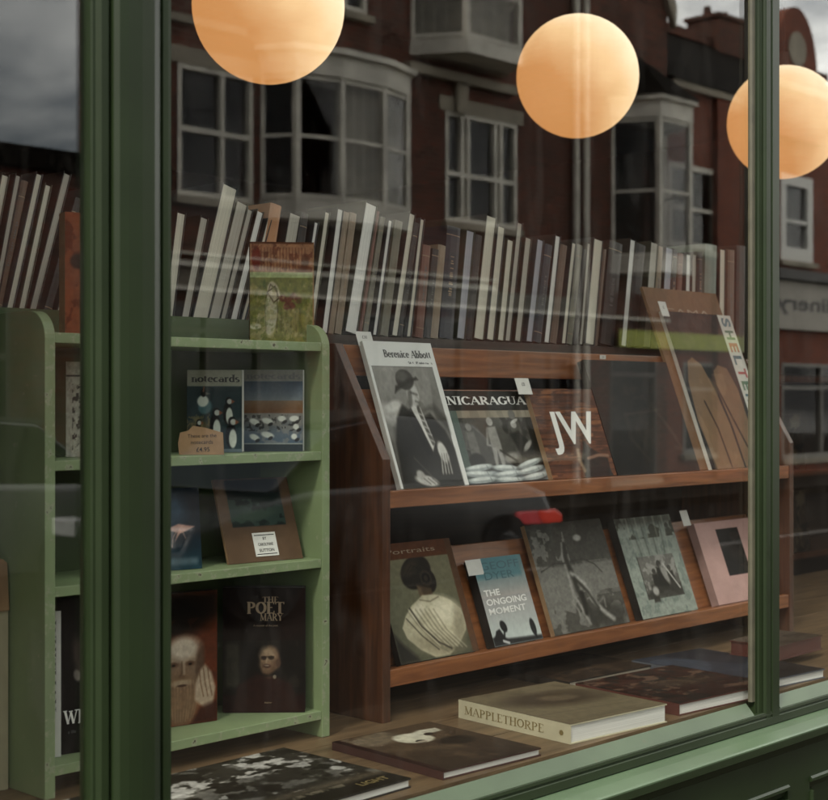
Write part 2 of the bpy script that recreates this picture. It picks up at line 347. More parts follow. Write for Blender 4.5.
class Ink:
    def __init__(s, w, h, base=(.8,.8,.78), res=.0015):
        s.w, s.h = w, h; s.nx = max(8, int(w/res)); s.ny = max(8, int(h/res))
        s.X, s.Y = np.meshgrid(np.linspace(0, 1, s.nx), np.linspace(0, 1, s.ny))
        s.c = np.zeros((s.ny, s.nx, 3)); s.c[:] = base; s.seed = 1
    def blend(s, mask, col):
        m = np.clip(mask, 0, 1)[..., None]; s.c = s.c*(1-m)+np.array(col)*m; return s
    def rect(s, x0, y0, x1, y1, col, a=1, soft=.004):
        f = lambda t: np.clip(t/soft+.5, 0, 1)
        return s.blend(f(s.X-x0)*f(x1-s.X)*f(s.Y-y0)*f(y1-s.Y)*a, col)
    def grad(s, x0, y0, x1, y1, c0, c1, a=1):
        t = np.clip((s.Y-y0)/(y1-y0), 0, 1)[..., None]
        m = ((s.X >= x0)&(s.X <= x1)&(s.Y >= y0)&(s.Y <= y1)).astype(float)[..., None]*a
        s.c = s.c*(1-m)+(np.array(c0)*(1-t)+np.array(c1)*t)*m; return s
    def ell(s, cx, cy, rx, ry, col, rot=0, a=1, soft=.25):
        ar = s.h/s.w; c, n = math.cos(R(rot)), math.sin(R(rot))
        dx, dy = s.X-cx, (s.Y-cy)*ar
        u = (dx*c+dy*n)/rx; v = (-dx*n+dy*c)/(ry*ar)
        return s.blend(np.clip((1-np.sqrt(u*u+v*v))/soft+.5, 0, 1)*a, col)
    def poly(s, pts, col, a=1, soft=.012):
        P = np.array(pts); n = len(P); inside = np.zeros(s.X.shape, bool); dist = np.full(s.X.shape, 9.)
        for i in range(n):
            x0, y0 = P[i]; x1, y1 = P[(i+1)%n]
            cond = ((y0 > s.Y) != (y1 > s.Y)) & (s.X < (x1-x0)*(s.Y-y0)/((y1-y0) or 1e-9)+x0)
            inside ^= cond
            t = np.clip(((s.X-x0)*(x1-x0)+(s.Y-y0)*(y1-y0))/((x1-x0)**2+(y1-y0)**2+1e-9), 0, 1)
            dist = np.minimum(dist, np.hypot(s.X-x0-t*(x1-x0), s.Y-y0-t*(y1-y0)))
        return s.blend(np.clip(np.where(inside, dist, -dist)/soft+.5, 0, 1)*a, col)
    def line(s, pts, wd, col, a=1, soft=.01):
        dist = np.full(s.X.shape, 9.)
        for (x0, y0), (x1, y1) in zip(pts[:-1], pts[1:]):
            t = np.clip(((s.X-x0)*(x1-x0)+(s.Y-y0)*(y1-y0))/((x1-x0)**2+(y1-y0)**2+1e-9), 0, 1)
            dist = np.minimum(dist, np.hypot(s.X-x0-t*(x1-x0), s.Y-y0-t*(y1-y0)))
        return s.blend(np.clip((wd/2-dist)/soft+.5, 0, 1)*a, col)
    def noise(s, amt, sy=6, sx=6, octv=4, region=None, warp=None):
        s.seed += 1
        n = vnoise(s.ny, s.nx, sy, sx, octv, s.seed)-.5
        m = 1 if region is None else ((s.X >= region[0])&(s.Y >= region[1])&(s.X <= region[2])&(s.Y <= region[3]))
        s.c = np.clip(s.c*(1+(n*2*amt*m)[..., None]), 0, 1); return s
    def blotch(s, lo, col, sy=6, sx=6, a=1, region=(0,0,1,1), octv=4, soft=.06):
        s.seed += 1
        n = vnoise(s.ny, s.nx, sy, sx, octv, s.seed)
        m = ((s.X >= region[0])&(s.Y >= region[1])&(s.X <= region[2])&(s.Y <= region[3]))
        return s.blend(np.clip((n-lo)/soft, 0, 1)*m*a, col)
    def obj(s, name, parent, ox=0, oy=0, z=.0006, m=None):
        xs = s.X*s.w+ox; ys = s.Y*s.h+oy
        co = np.stack([xs, ys, np.full(xs.shape, z)], -1).reshape(-1, 3)
        idx = np.arange(s.nx*s.ny).reshape(s.ny, s.nx)
        q = np.stack([idx[:-1, :-1], idx[:-1, 1:], idx[1:, 1:], idx[1:, :-1]], -1).reshape(-1, 4)
        me = bpy.data.meshes.new(name)
        me.vertices.add(len(co)); me.vertices.foreach_set('co', co.astype(np.float32).ravel())
        me.loops.add(q.size); me.loops.foreach_set('vertex_index', q.astype(np.int32).ravel())
        me.polygons.add(len(q)); me.polygons.foreach_set('loop_start', np.arange(0, q.size, 4, dtype=np.int32))
        me.update(calc_edges=True); me.validate()
        at = me.color_attributes.new('ink', 'FLOAT_COLOR', 'POINT')
        c = np.clip(s.c, 0, 1); lin = np.where(c <= .04045, c/12.92, ((c+.055)/1.055)**2.4).reshape(-1, 3)
        rgba = np.concatenate([lin, np.ones((len(lin), 1))], 1).astype(np.float32)
        at.data.foreach_set('color', rgba.ravel())
        me.materials.append(m or printmat())
        o = bpy.data.objects.new(name, me); COL.objects.link(o); o.parent = parent
        return o

# ------------------------------------------------------------------ books
def basis(o, x, y):
    x = Vector(x).normalized(); y = Vector(y); y = (y-x*x.dot(y)).normalized(); z = x.cross(y)
    return Matrix(((x.x, y.x, z.x, o[0]), (x.y, y.y, z.y, o[1]), (x.z, y.z, z.z, o[2]), (0, 0, 0, 1)))
def book(label, M, w, h, t, ink, cover, page, group=None, spine='left', bd=.0022, name='book', cat='book', over=.003):
    """local frame: front cover in the z=0 plane, lower left corner at the origin"""
    e = empty(name, label, cat, M=M, group=group)
    c = MB()
    c.box(0, 0, -bd, w, h, 0); c.box(0, 0, -t, w, h, -t+bd)
    if spine == 'left': c.box(0, .0002, -t+bd, bd, h-.0002, -bd)
    if spine == 'right': c.box(w-bd, .0002, -t+bd, w, h-.0002, -bd)
    c.build('cover', cover, e)
    p = MB()
    x0 = bd if spine == 'left' else over; x1 = w-bd if spine == 'right' else w-over
    p.box(x0, over, -t+bd+.0001, x1, h-over, -bd-.0001); p.build('page_block', page, e)
    if ink is not None: ink.obj('cover_print', e)
    return e
LEAN = R(20.5)
def lean_M(px, h, Y, lean=LEAN, yaw=0, lift=0):
    X = XY(px, Y)
    return basis((X, Y, h+lift), (math.cos(yaw), math.sin(yaw), 0), (0, math.sin(lean), math.cos(lean)))
def lean_size(pl, pr, ytop, h, Y, lean=LEAN):
    w = XY(pr, Y)-XY(pl, Y); X = XY(pl, Y)
    best = None
    for i in range(40, 1300):
        L = i*.0005+.02
        y = Y+L*math.sin(lean); z = h+L*math.cos(lean)
        zc = X*SN+y*CS
        py = 400-(z-EYE)*F/zc
        if py <= ytop: best = L; break
    return w, best or .3
SKY, SUN, EXPOSURE = .16, 1.0, 2.5

# ================================================================== materials
M = {}
M['frame'] = worn('dark_green_gloss_paint', (.0135,.0225,.0082), (.028,.03,.016), .70, .42, 24, .0006, .22)
M['sill'] = worn('pale_green_sill_paint', (.062,.098,.052), (.060,.07,.04), .63, .42, 20, .0006)
M['slope'] = worn('pale_green_inner_bead_paint', (.052,.076,.042), (.060,.07,.04), .63, .5, 20, .0006, .25)
M['bead'] = mat('bare_tan_beading', (.055,.052,.030), .6, .2, 30)
M['green'] = worn('chipped_sage_green_paint', (.215,.280,.140), (.06,.045,.028), .70, .52, 44, edge=.088)
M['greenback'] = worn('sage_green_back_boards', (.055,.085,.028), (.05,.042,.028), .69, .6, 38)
M['brown'] = wood('red_brown_stained_wood', (.16,.052,.017), (.31,.115,.038), .42, 5, (1.2,16,16))
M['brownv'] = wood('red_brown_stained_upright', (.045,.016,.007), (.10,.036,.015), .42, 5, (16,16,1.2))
M['board'] = wood('worn_window_bed_boards', (.085,.052,.025), (.19,.12,.06), .5, 4, (1.2,12,12))
M['darkwood'] = wood('old_dark_shelving', (.018,.011,.007), (.035,.020,.012), .55, 5, (1.2,14,14), 0)
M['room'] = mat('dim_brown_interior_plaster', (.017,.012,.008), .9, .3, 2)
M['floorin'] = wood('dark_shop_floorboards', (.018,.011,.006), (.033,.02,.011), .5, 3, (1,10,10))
M['glass'] = glassmat('shop_window_glass', .056, grime=.016)
M['page'] = pagemat('cream_page_edges', (.56,.52,.42), 2)
M['pagew'] = pagemat('white_page_edges', (.72,.71,.66), 2)
M['white'] = mat('white_paper', (.66,.65,.60), .6, .05, 40)
M['ink'] = mat('black_ink', (.012,.011,.010), .5, .05)
M['inkw'] = mat('white_ink', (.74,.73,.69), .5, .05)
M['inkgrey'] = mat('grey_ink', (.10,.10,.10), .5, .05)
M['inktan'] = mat('faded_tan_ink', (.30,.21,.13), .5, .05)
M['inkteal'] = mat('dark_teal_ink', (.03,.10,.12), .5, .05)
M['inkred'] = mat('red_ink', (.35,.03,.025), .5, .05)
M['inkgreen'] = mat('green_ink', (.05,.13,.06), .5, .05)
M['inkgold'] = mat('gold_brown_ink', (.20,.15,.06), .4, .1)
M['black'] = mat('black_book_cloth', (.010,.008,.006), .6, .3, 30)
M['kraft'] = mat('brown_card', (.27,.165,.085), .8, .15, 30)

# ================================================================== ground and street
g = MB(); g.box(-60, -60, -.6, 80, 60, -.5); tag(g.build('ground', mat('bare_ground', (.07,.065,.055), .95)), None, None, kind='structure')
asph = mat('asphalt', (.015,.0125,.010), .95, .25, 30, bump=.4, bscale=200, spec=.05)
g = MB(); g.box(-45, -9.3, -.5, 60, -1.9, -.12); tag(g.build('road', asph), None, None, kind='structure')
g = MB()
for x in range(-40, 58, 6): g.box(x, -5.65, -.117, x+3, -5.55, -.1155)
tag(g.build('road_marking', mat('road_paint', (.14,.13,.12), .9, .4, 12)), None, None, kind='structure')
pav = MB(); pav.box(-45, -1.9, -.5, 60, 1.5, 0.0); tag(pav.build('pavement', mat('paving_slabs', (.032,.025,.018), .95, .3, 4, bump=.3, spec=.08)), None, None, kind='structure')
pav = MB(); pav.box(-45, -12.5, -.5, 60, -9.3, 0.0); tag(pav.build('far_pavement', MATS['paving_slabs']), None, None, kind='structure')

# ================================================================== the shop itself
shop = empty('shop_building', 'green painted shop front with big display windows and pale green sill', 'shop', loc=(0,0,0))
XL0, XL1, XC0, XC1 = .74, 1.047, 1.163, 2.654  # unseen left window end drawn in to darken the green bookcase's outer side
XR0, XR1 = 2.750, 6.2
YG, YF = 1.6, 1.56
WB, WT = 1.5-.634, 3.05          # glass bottom and top
def pane(x0, x1):
    b = MB(); b.box(x0, YG-.003, WB-.004, x1, YG+.003, WT); return b.build('window_pane', M['glass'], shop)
pane(XL0, XL1+.01); pane(XC0-.01, XC1+.008); pane(XR0-.008, XR1)
# pilaster between left and middle pane: stepped mouldings
prof = [(1.066,1.64),(1.048,1.604),(1.047,1.5865),(1.0485,1.5835),(1.0520,1.5830),(1.0545,1.5780),(1.0560,1.5750),(1.0660,1.5742),(1.0682,1.5760),(1.0688,1.5820),(1.0712,1.5820),(1.0725,1.5720),
        (1.078,1.5665),(1.090,1.5635),(1.110,1.5620),(1.130,1.5630),(1.1400,1.5665),(1.1440,1.5700),(1.1450,1.5765),(1.1472,1.5765),(1.1485,1.5700),(1.1560,1.5690),(1.1610,1.5695),(1.1635,1.5735),(1.166,1.58),(1.168,1.5965),(1.168,1.64)]
b = MB(); b.prism(prof, WB-.044, WT+.1, 'z'); b.build('pilaster', M['frame'], shop)
# mullion between middle and right pane
prof = [(2.7020,1.620),(2.6660,1.6035),(2.6660,1.5862),(2.6720,1.5855),(2.6745,1.5825),(2.6800,1.5810),(2.6880,1.5805),(2.6900,1.5770),(2.6920,1.5750),(2.7080,1.5745),(2.7100,1.5765),(2.7105,1.5800),(2.7135,1.5800),(2.7140,1.5760),(2.7160,1.5745),(2.7430,1.5745),(2.7465,1.578),(2.7490,1.588),(2.750,1.62)]
b = MB(); b.prism(prof, WB-.044, WT+.1, 'z'); b.build('mullion', M['frame'], shop)
b = MB(); b.prism([(2.6659,1.5965),(2.6540,1.5965),(2.6535,1.592),(2.6560,1.5875),(2.6659,1.5870)], WB+.006, WT, 'z'); b.build('glazing_bead', M['bead'], shop)
# bottom rail, glazing slope, sill and stall riser (profiles in y,z)
for x0, x1 in ((XL0, XL1-.004), (XC0+.008, XC1-.008), (XR0+.001, XR1)):
    b = MB(); b.prism([(1.5965,WB+.004),(1.5965,WB-.03),(1.5775,WB-.03),(1.5765,WB-.0185),(1.580,WB-.014)], x0, x1, 'x'); b.build('glazing_slope', M['slope'], shop)
b = MB(); b.prism([(1.64,WB-.0195),(1.5775,WB-.0192),(1.5755,WB-.0205),(1.5745,WB-.026),(1.5765,WB-.0275),(1.5765,WB-.031),(1.5745,WB-.0325),(1.573,WB-.0465),(1.64,WB-.0465)], XL0-.2, XR1+.2, 'x'); b.build('bottom_rail', M['frame'], shop)
SL = 1.5-.6806
b = MB(); b.prism([(1.62,SL+.0000),(1.545,SL-.0035),(1.512,SL-.0075),(1.508,SL-.0095),(1.508,SL-.0125),(1.62,SL-.0125)], XL0-.2, XR1+.2, 'x'); b.build('sill', M['sill'], shop)
b = MB(); b.prism([(1.62,SL-.0126),(1.5082,SL-.0126),(1.508,SL-.026),(1.511,SL-.030),(1.52,SL-.032),(1.525,SL-.045),(1.53,SL-.048),(1.62,SL-.048)], XL0-.2, XR1+.2, 'x'); b.build('sill_nosing', M['frame'], shop)
b = MB(); b.box(XL0-.2, 1.545, 0, XR1+.2, 1.62, SL-.046)
xs = [XL0-.2, 1.03, 1.135, 2.70, 2.79, 4.3, 4.4, XR1+.2]
for i in range(0, len(xs)-1):
    x0, x1 = xs[i], xs[i+1]
    if i % 2 == 1: b.box(x0, 1.53, 0, x1, 1.5449, SL-.046)
    else:
        b.box(x0, 1.53, SL-.115, x1, 1.5449, SL-.046) ; b.box(x0, 1.53, 0, x1, 1.5449, .14)
b.build('stall_riser', M['frame'], shop)
for x0, x1 in ((XL0-.2,1.03),(1.135,2.70),(2.79,4.3),(4.4,XR1+.2)):
    b = MB(); zt, zb = SL-.1155, .1405
    pr = [(1.5448,0),(1.528,0),(1.524,-.004),(1.524,-.010),(1.534,-.015),(1.538,-.026),(1.5448,-.030)]
    b.prism([(p[0], zt+p[1]) for p in pr], x0+.0005, x1-.0005, 'x')
    b.prism([(p[0], zb-p[1]) for p in pr], x0+.0005, x1-.0005, 'x')
    b.prism([(x0+.0006+p[1]*-1, p[0]) for p in pr], zb+.031, zt-.031, 'z'); b.prism([(x1-.0006+p[1], p[0]) for p in pr], zb+.031, zt-.031, 'z')
    b.build('panel_moulding', M['frame'], shop)
# head, fascia and upper wall
b = MB(); b.box(XL0-.2, 1.50, WT+.0, XR1+.2, 1.66, WT+.55); b.prism([(1.4995,WT+.45),(1.36,WT+.53),(1.34,WT+.57),(1.66,WT+.57),(1.66,WT+.5505),(1.4995,WT+.5505)], XL0-.3, XR1+.3, 'x'); b.build('fascia', M['frame'], shop)
M['brick'] = brickmat('red_brick', (.15,.038,.019), (.065,.021,.012), (.15,.11,.08))
b = MB(); b.box(-14, 1.62, WT+.58, 16, 1.95, 7.5); b.box(-14, 1.62, 0, XL0-.2, 1.95, WT+.575); b.box(XR1+.2, 1.62, 0, 16, 1.95, WT+.575); b.build('front_wall', M['brick'], shop)
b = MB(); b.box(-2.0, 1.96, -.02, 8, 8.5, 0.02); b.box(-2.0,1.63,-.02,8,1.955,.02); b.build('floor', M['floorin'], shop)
b = MB(); b.box(.66, 1.66, .021, .72, 3.4, WT+.0995); b.build('added_partition', M['darkwood'], shop)  # unseen wall, added to keep window light off the green side panel
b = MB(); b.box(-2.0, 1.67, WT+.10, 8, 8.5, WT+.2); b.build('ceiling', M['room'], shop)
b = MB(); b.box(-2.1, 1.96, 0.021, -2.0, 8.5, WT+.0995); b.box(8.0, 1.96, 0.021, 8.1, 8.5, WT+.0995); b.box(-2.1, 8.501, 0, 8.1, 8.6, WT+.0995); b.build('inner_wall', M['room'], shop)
b = MB(); b.prism([(-14,0),(16,0),(16,1),(-14,1)], 0, .001, 'y') if False else b.prism([(1.62,7.51),(5.5,9.9),(9.4,7.51)], -14, 16, 'x'); b.build('roof', mat('dark_slate', (.010,.008,.006), .95, .3, 8, spec=.05), shop)
b = MB(); b.box(-14, 9.0, 0, 16, 9.3, 7.5); b.box(-14, 1.96, 0, -13.7, 8.99, 7.5); b.box(15.7, 1.96, 0, 16, 8.99, 7.5); b.build('rear_wall', M['brick'], shop)
# window bed
b = MB()
for i in range(6): b.box(.721, 1.611+i*.17, BED-.03, 7.2, 1.611+i*.17+.168, BED)
b.build('window_bed', M['board'], shop)
b = MB(); b.box(.721, 2.60, .025, 7.2, 2.63, BED-.031); b.build('window_bed_front', M['darkwood'], shop)

# ================================================================== sage green bookcase
YB = 2.0
gx0, gx1 = 1.236, 1.844
gc = empty('green_bookcase', 'small sage green bookcase with chipped paint, four shelves and rounded top corners', 'bookcase', loc=(0,0,0))
gprof = [(YB,BED)]+[(YB+.045-.045*math.cos(R(a)), 1.597+.045*math.sin(R(a))) for a in range(0, 91, 9)]+[(YB+.19,1.642),(YB+.19,BED)]
for x0, x1, s in ((gx0, gx0+.019, 0), (gx1-.019, gx1, 0)):
    b = MB(); b.prism(gprof, x0, x1, 'x'); b.build('side_panel', M['green'], gc, bevel=.0012)
for h in (1.607, 1.404, 1.204, .921):
    b = MB(); b.box(gx0+.0192, YB+.002, h-.0165, gx1-.0192, YB+.178, h); b.build('shelf', M['green'], gc, bevel=.0012)
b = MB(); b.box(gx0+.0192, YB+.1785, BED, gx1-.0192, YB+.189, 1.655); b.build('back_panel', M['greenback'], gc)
gw = gx1-gx0

# ================================================================== red-brown display bookcase
bx0, bx1 = XY(392, YB)-.026, 3.56
LH, UH = .972, 1.322            # ledge tops
bc = empty('display_bookcase', 'red-brown wooden display bookcase with two ledges of face-out photography books', 'bookcase', loc=(0,0,0))
bprof = [(YB,BED),(YB,1.384),(YB+.136,1.614),(YB+.36,1.614),(YB+.36,BED)]
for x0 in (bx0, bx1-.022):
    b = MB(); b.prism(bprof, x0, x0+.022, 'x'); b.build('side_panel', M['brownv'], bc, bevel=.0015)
for h in (LH, UH):
    b = MB(); b.box(bx0+.0222, YB+.002, h-.034, bx1-.0222, YB+.020, h); b.box(bx0+.0222, YB+.0202, h-.030, bx1-.0222, YB+.10, h-.006)
    b.build('ledge', M['brown'], bc, bevel=.0015)
SLP = math.tan(LEAN)
for h, hh in ((LH, .21), (UH, .200)):
    b = MB(); y0 = YB+.0565; b.prism([(y0,h-.005),(y0+hh*SLP,h+hh),(y0+hh*SLP+.012,h+hh),(y0+.012,h-.005)], bx0+.0223, bx1-.0223, 'x'); b.build('back_board', M['brown'], bc)
b = MB(); b.box(bx0+.0222, YB+.152, 1.550, bx1-.0222, YB+.168, 1.613); b.build('top_rail', M['brown'], bc, bevel=.0015)
b = MB(); b.box(bx0+.0222, YB+.1682, 1.590, bx1-.0222, YB+.36, 1.6115); b.build('top_shelf', M['darkwood'], bc)
b = MB(); b.box(bx0+.0222, YB+.345, BED, bx1-.0222, YB+.359, 1.5895); b.build('back_panel', M['darkwood'], bc)
# dark counter behind that carries the long row of upright books
ct = empty('long_shelf_unit', 'long dark shelving unit standing behind both bookcases and carrying the upright books', 'shelving', loc=(0,0,0))
CTOP = 1.637
YU = YB+.235
b = MB(); b.box(.87, YU-.008, CTOP-.022, 3.62, YU+.33, CTOP); b.build('top_shelf', M['darkwood'], ct)
b = MB(); b.box(.87, YB+.37, BED+.0, 3.62, YB+.39, CTOP-.0225); b.build('back_panel', M['darkwood'], ct)
for x in (.87, 1.20, 3.598): 
    b = MB(); b.box(x, YB+.391, BED, x+.02, YU+.33, CTOP-.0225); b.build('side_panel', M['darkwood'], ct)

# ================================================================== globe lamps
def lampmat():
    m, nt, b = newmat('lit_paper_globe')
    tc = nt.nodes.new('ShaderNodeTexCoord'); sp = nt.nodes.new('ShaderNodeSeparateXYZ'); nt.links.new(tc.outputs['Object'], sp.inputs[0])
    # window light painted into the glow: paler to the upper right, orange lower left
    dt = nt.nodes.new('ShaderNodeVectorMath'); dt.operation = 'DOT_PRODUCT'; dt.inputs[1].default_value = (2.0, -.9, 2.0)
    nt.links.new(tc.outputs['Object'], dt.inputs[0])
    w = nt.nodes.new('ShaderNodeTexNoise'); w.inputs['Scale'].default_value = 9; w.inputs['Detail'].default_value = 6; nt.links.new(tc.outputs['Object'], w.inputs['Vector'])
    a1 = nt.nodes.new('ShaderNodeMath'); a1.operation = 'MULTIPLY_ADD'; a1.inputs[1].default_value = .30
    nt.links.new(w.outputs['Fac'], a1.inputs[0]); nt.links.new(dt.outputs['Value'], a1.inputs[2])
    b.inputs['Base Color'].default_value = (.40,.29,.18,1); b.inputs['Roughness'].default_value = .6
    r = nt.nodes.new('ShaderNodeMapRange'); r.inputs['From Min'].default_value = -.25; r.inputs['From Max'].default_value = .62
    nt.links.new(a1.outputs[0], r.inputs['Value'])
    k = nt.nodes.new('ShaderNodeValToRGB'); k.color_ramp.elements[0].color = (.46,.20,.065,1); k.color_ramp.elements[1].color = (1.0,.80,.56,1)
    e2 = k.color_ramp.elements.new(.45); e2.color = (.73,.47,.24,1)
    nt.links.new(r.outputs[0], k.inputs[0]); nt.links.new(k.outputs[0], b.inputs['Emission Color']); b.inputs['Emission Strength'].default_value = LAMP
    wv = nt.nodes.new('ShaderNodeTexWave'); wv.bands_direction = 'Z'; wv.inputs['Scale'].default_value = 14; wv.inputs['Distortion'].default_value = .6; nt.links.new(tc.outputs['Object'], wv.inputs['Vector'])
    bp = nt.nodes.new('ShaderNodeBump'); bp.inputs['Strength'].default_value = .25; bp.inputs['Distance'].default_value = .003; nt.links.new(wv.outputs['Fac'], bp.inputs['Height']); nt.links.new(bp.outputs[0], b.inputs['Normal'])
    return m
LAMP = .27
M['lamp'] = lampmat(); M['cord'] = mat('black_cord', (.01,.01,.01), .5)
for (px, py, rp, d, lab) in ((268.5, 7, 76, 3.8, 'largest glowing paper globe lamp, hanging nearest the green bookcase'),
                             (577.5, 76.5, 61, 4.75, 'glowing paper globe lamp hanging above the middle of the upright books'),
                             (784, 122.5, 56, 5.25, 'glowing paper globe lamp partly hidden behind the green mullion')):
    u = px-414; X = d*(SN*F+CS*u)/F; Y = d*(CS*F-SN*u)/F; Z = EYE+(400-py)*d/F; r = rp*d/F
    e = empty('globe_lamp', lab, 'lamp', loc=(X, Y, Z), group='round paper lamps hanging inside the shop')
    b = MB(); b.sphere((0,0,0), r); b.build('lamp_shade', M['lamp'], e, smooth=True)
    b = MB(); b.tube((0,0,r*.99), (0,0,r+.05), .022); b.tube((0,0,r+.05), (0,0,WT+.0995-Z), .003); b.build('cord', M['cord'], e)

# ================================================================== covers: upper ledge
YL = YB+.024
W = M['white']
def leanbook(label, pl, pr, ytop, h, ink_fn, cover, page=None, t=.014, lean=LEAN, yl=None, w=None, lift=0, group='face-out books on the brown display bookcase', **k):
    yl = YL if yl is None else yl
    ww, L = lean_size(pl, pr, ytop, h+lift, yl, lean)
    if w: ww = w
    # shift the cover forward by its thickness so that the back rests on the board
    ink = ink_fn(ww, L) if ink_fn else None
    return book(label, lean_M(pl, h+.0005, yl, lean, lift=lift), ww, L, t, ink, cover, page or M['page'], group=group, **k), ww, L
grey = lambda v, t=.0: (v+.012+t, v+.004+t*.5, v-.022)

def art_abbott(w, h):
    c = Ink(w, h, (.86,.86,.84)); x0, x1, y1 = .035, .93, .825
    c.grad(x0, 0, x1, y1, grey(.26), grey(.50)); 
    c.blotch(.5, grey(.58), 3, 3, .5, (x0,.3,x1,y1)); 
    c.ell(.12,.50,.2,.06, grey(.74), -25, .75, .8); c.ell(.2,.55,.12,.035, grey(.8), 20, .8, .6)         # pale chair back at the left
    c.poly([(.05,.0),(.1,.30),(.2,.47),(.33,.56),(.42,.52),(.52,.45),(.70,.50),(.86,.38),(.93,.25),(.93,0)], grey(.10), 1, .03)
    c.poly([(.60,.52),(.74,.52),(.93,.36),(.93,.47),(.8,.56)], grey(.17), .8, .05)
    c.ell(.52,.63,.085,.085, grey(.66), -12, 1, .3); c.ell(.55,.62,.05,.06, grey(.76), -10, .8, .6)           # face
    c.ell(.47,.61,.03,.07, grey(.30), -12, .7, .8); c.line([(.50,.645),(.585,.63)], .012, grey(.2), .8, .02); c.line([(.535,.585),(.585,.575)], .01, grey(.3), .8, .02); c.line([(.56,.63),(.585,.605)], .012, grey(.52), .7, .02)
    c.ell(.46,.735,.13,.07, grey(.20), 14, 1, .2); c.poly([(.27,.64),(.36,.67),(.60,.73),(.66,.735),(.64,.755),(.30,.69)], grey(.15), 1, .02); c.ell(.43,.76,.08,.035, grey(.33), 14, .8, .6)
    c.poly([(.44,.54),(.50,.56),(.58,.54),(.66,.30),(.60,.24),(.52,.40)], grey(.80), 1, .02)              # shirt
    c.line([(.55,.53),(.58,.42),(.63,.30)], .045, grey(.3), 1, .015)
    for i in range(5): c.line([(.53+i*.016,.50-i*.045),(.60+i*.014,.485-i*.045)], .012, grey(.68), .8, .012)
    c.poly([(.44,.54),(.36,.50),(.50,.20),(.58,.22),(.52,.40)], grey(.07), 1, .02)
    c.line([(.66,.32),(.72,.30),(.78,.22)], .03, grey(.2), .7, .04)
    c.ell(.74,.23,.065,.075, grey(.74), 10, 1, .35)                                                     # hand on the lapel
    for i in range(4): c.line([(.70+i*.035,.20),(.66+i*.045,.09)], .018, grey(.64), 1, .02)
    for i in range(3): c.line([(.715+i*.035,.22),(.69+i*.04,.12)], .006, grey(.22), .8, .012)
    c.ell(.40,.045,.16,.035, grey(.68), -12, 1, .4); c.ell(.33,.085,.06,.03, grey(.6), -30, 1, .5)
    for i in range(3): c.line([(.36+i*.06,.06),(.44+i*.06,.02)], .007, grey(.2), .7, .012)
    c.line([(.30,.20),(.50,.06)], .012, grey(.28), .8, .02)
    c.rect(x0, y1-.003, x1, y1+.003, grey(.25), .6)
    c.noise(.10, 30, 24, 3, (x0,0,x1,y1)); c.noise(.10, 6, 6, 3, (x0,0,x1,y1)); return c
bk, w, L = leanbook('white-bordered photography book with a seated man in a hat and tie on its cover', 401, 469, 341, UH, art_abbott, W, M['pagew'], .012)
lettering('title', serif('Berenice Abbott', L*.050, w*.60, L*.915, width=w*.70, weight=1.15), M['ink'], bk)
lettering('subtitle', serif('Sixty Photographs', L*.016, w*.76, L*.855, width=w*.36, weight=1.5), M['inkgrey'], bk)

def art_nic(w, h):
    c = Ink(w, h, grey(.10)); c.rect(.04,.70,.99,.78,(.50,.47,.41)); c.blotch(.5,(.62,.58,.5),4,20,.5,(.04,.70,.99,.78))
    c.grad(.10,.20,.90,.70, grey(.22), grey(.30)); c.rect(0,0,.11,.78,(.30,.36,.33),.9)
    c.blotch(.55, grey(.14), 4, 6, .9, (.11,.2,.9,.7))
    def fig(x, y, s, v, lean=0):
        c.ell(x+lean*.3,y+.36*s,.035*s,.045*s,grey(v+.08),0,1,.3)
        c.poly([(x-.05*s,y+.30*s),(x+.05*s,y+.31*s),(x+.06*s,y+.12*s),(x+.05*s,y-.1*s),(x+.01*s,y-.1*s),(x,y+.05*s),(x-.03*s,y-.1*s),(x-.06*s,y-.1*s),(x-.05*s,y+.12*s)],grey(v),1,.02)
        c.line([(x-.05*s,y+.28*s),(x-.09*s,y+.12*s),(x-.02*s,y+.1*s)],.022*s,grey(v-.06),1,.015)
    fig(.20,.26,.95,.38); c.ell(.2,.24,.09,.08,grey(.09),0,1,.3); fig(.46,.28,1.05,.56); fig(.75,.30,1.2,.30,.0)
    c.ell(.74,.62,.035,.04,grey(.62),0,1,.4); c.ell(.76,.66,.05,.018,grey(.75),20,.9,.5); c.poly([(.66,.52),(.78,.55),(.92,.35),(.86,.22),(.74,.25)],grey(.10),1,.03); c.ell(.84,.38,.07,.03,grey(.6),35,.9,.6)
    c.ell(.60,.26,.1,.05,grey(.55),10,.9,.7); c.line([(.5,.34),(.66,.22)],.02,grey(.15),1,.02)
    c.rect(.08,0,.99,.13,(.55,.58,.58),1,.02)
    for (x,y,r,q) in ((.20,.165,.16,4),(.50,.150,.15,-3),(.80,.185,.16,12),(.18,.100,.17,-2),(.52,.085,.16,3),(.80,.115,.17,8),(.20,.035,.17,2),(.52,.020,.16,-2),(.84,.045,.16,6)):
        c.ell(x,y-.016,r,.040,(.20,.21,.21),q,.9,.5); c.ell(x,y,r*.98,.036,(.58,.61,.60),q,1,.35); c.ell(x-.01,y+.012,r*.8,.018,(.84,.86,.84),q,.9,.8)
        c.line([(x+r*.55,y+.02),(x+r*.62,y-.015)],.008,(.35,.37,.37),.7,.012)
    c.noise(.12, 26, 26, 3, (.05,0,.95,.7)); return c
bk, w, L = leanbook('nearly square book titled NICARAGUA with figures behind piled sandbags', 466, 550, 391, UH, art_nic, M['black'], M['page'], .011, yl=YL+.0135)
lettering('title', serif('NICARAGUA', L*.085, w*.50, L*.89, rot=.0, width=w*.93, weight=1.1), M['inkw'], bk)

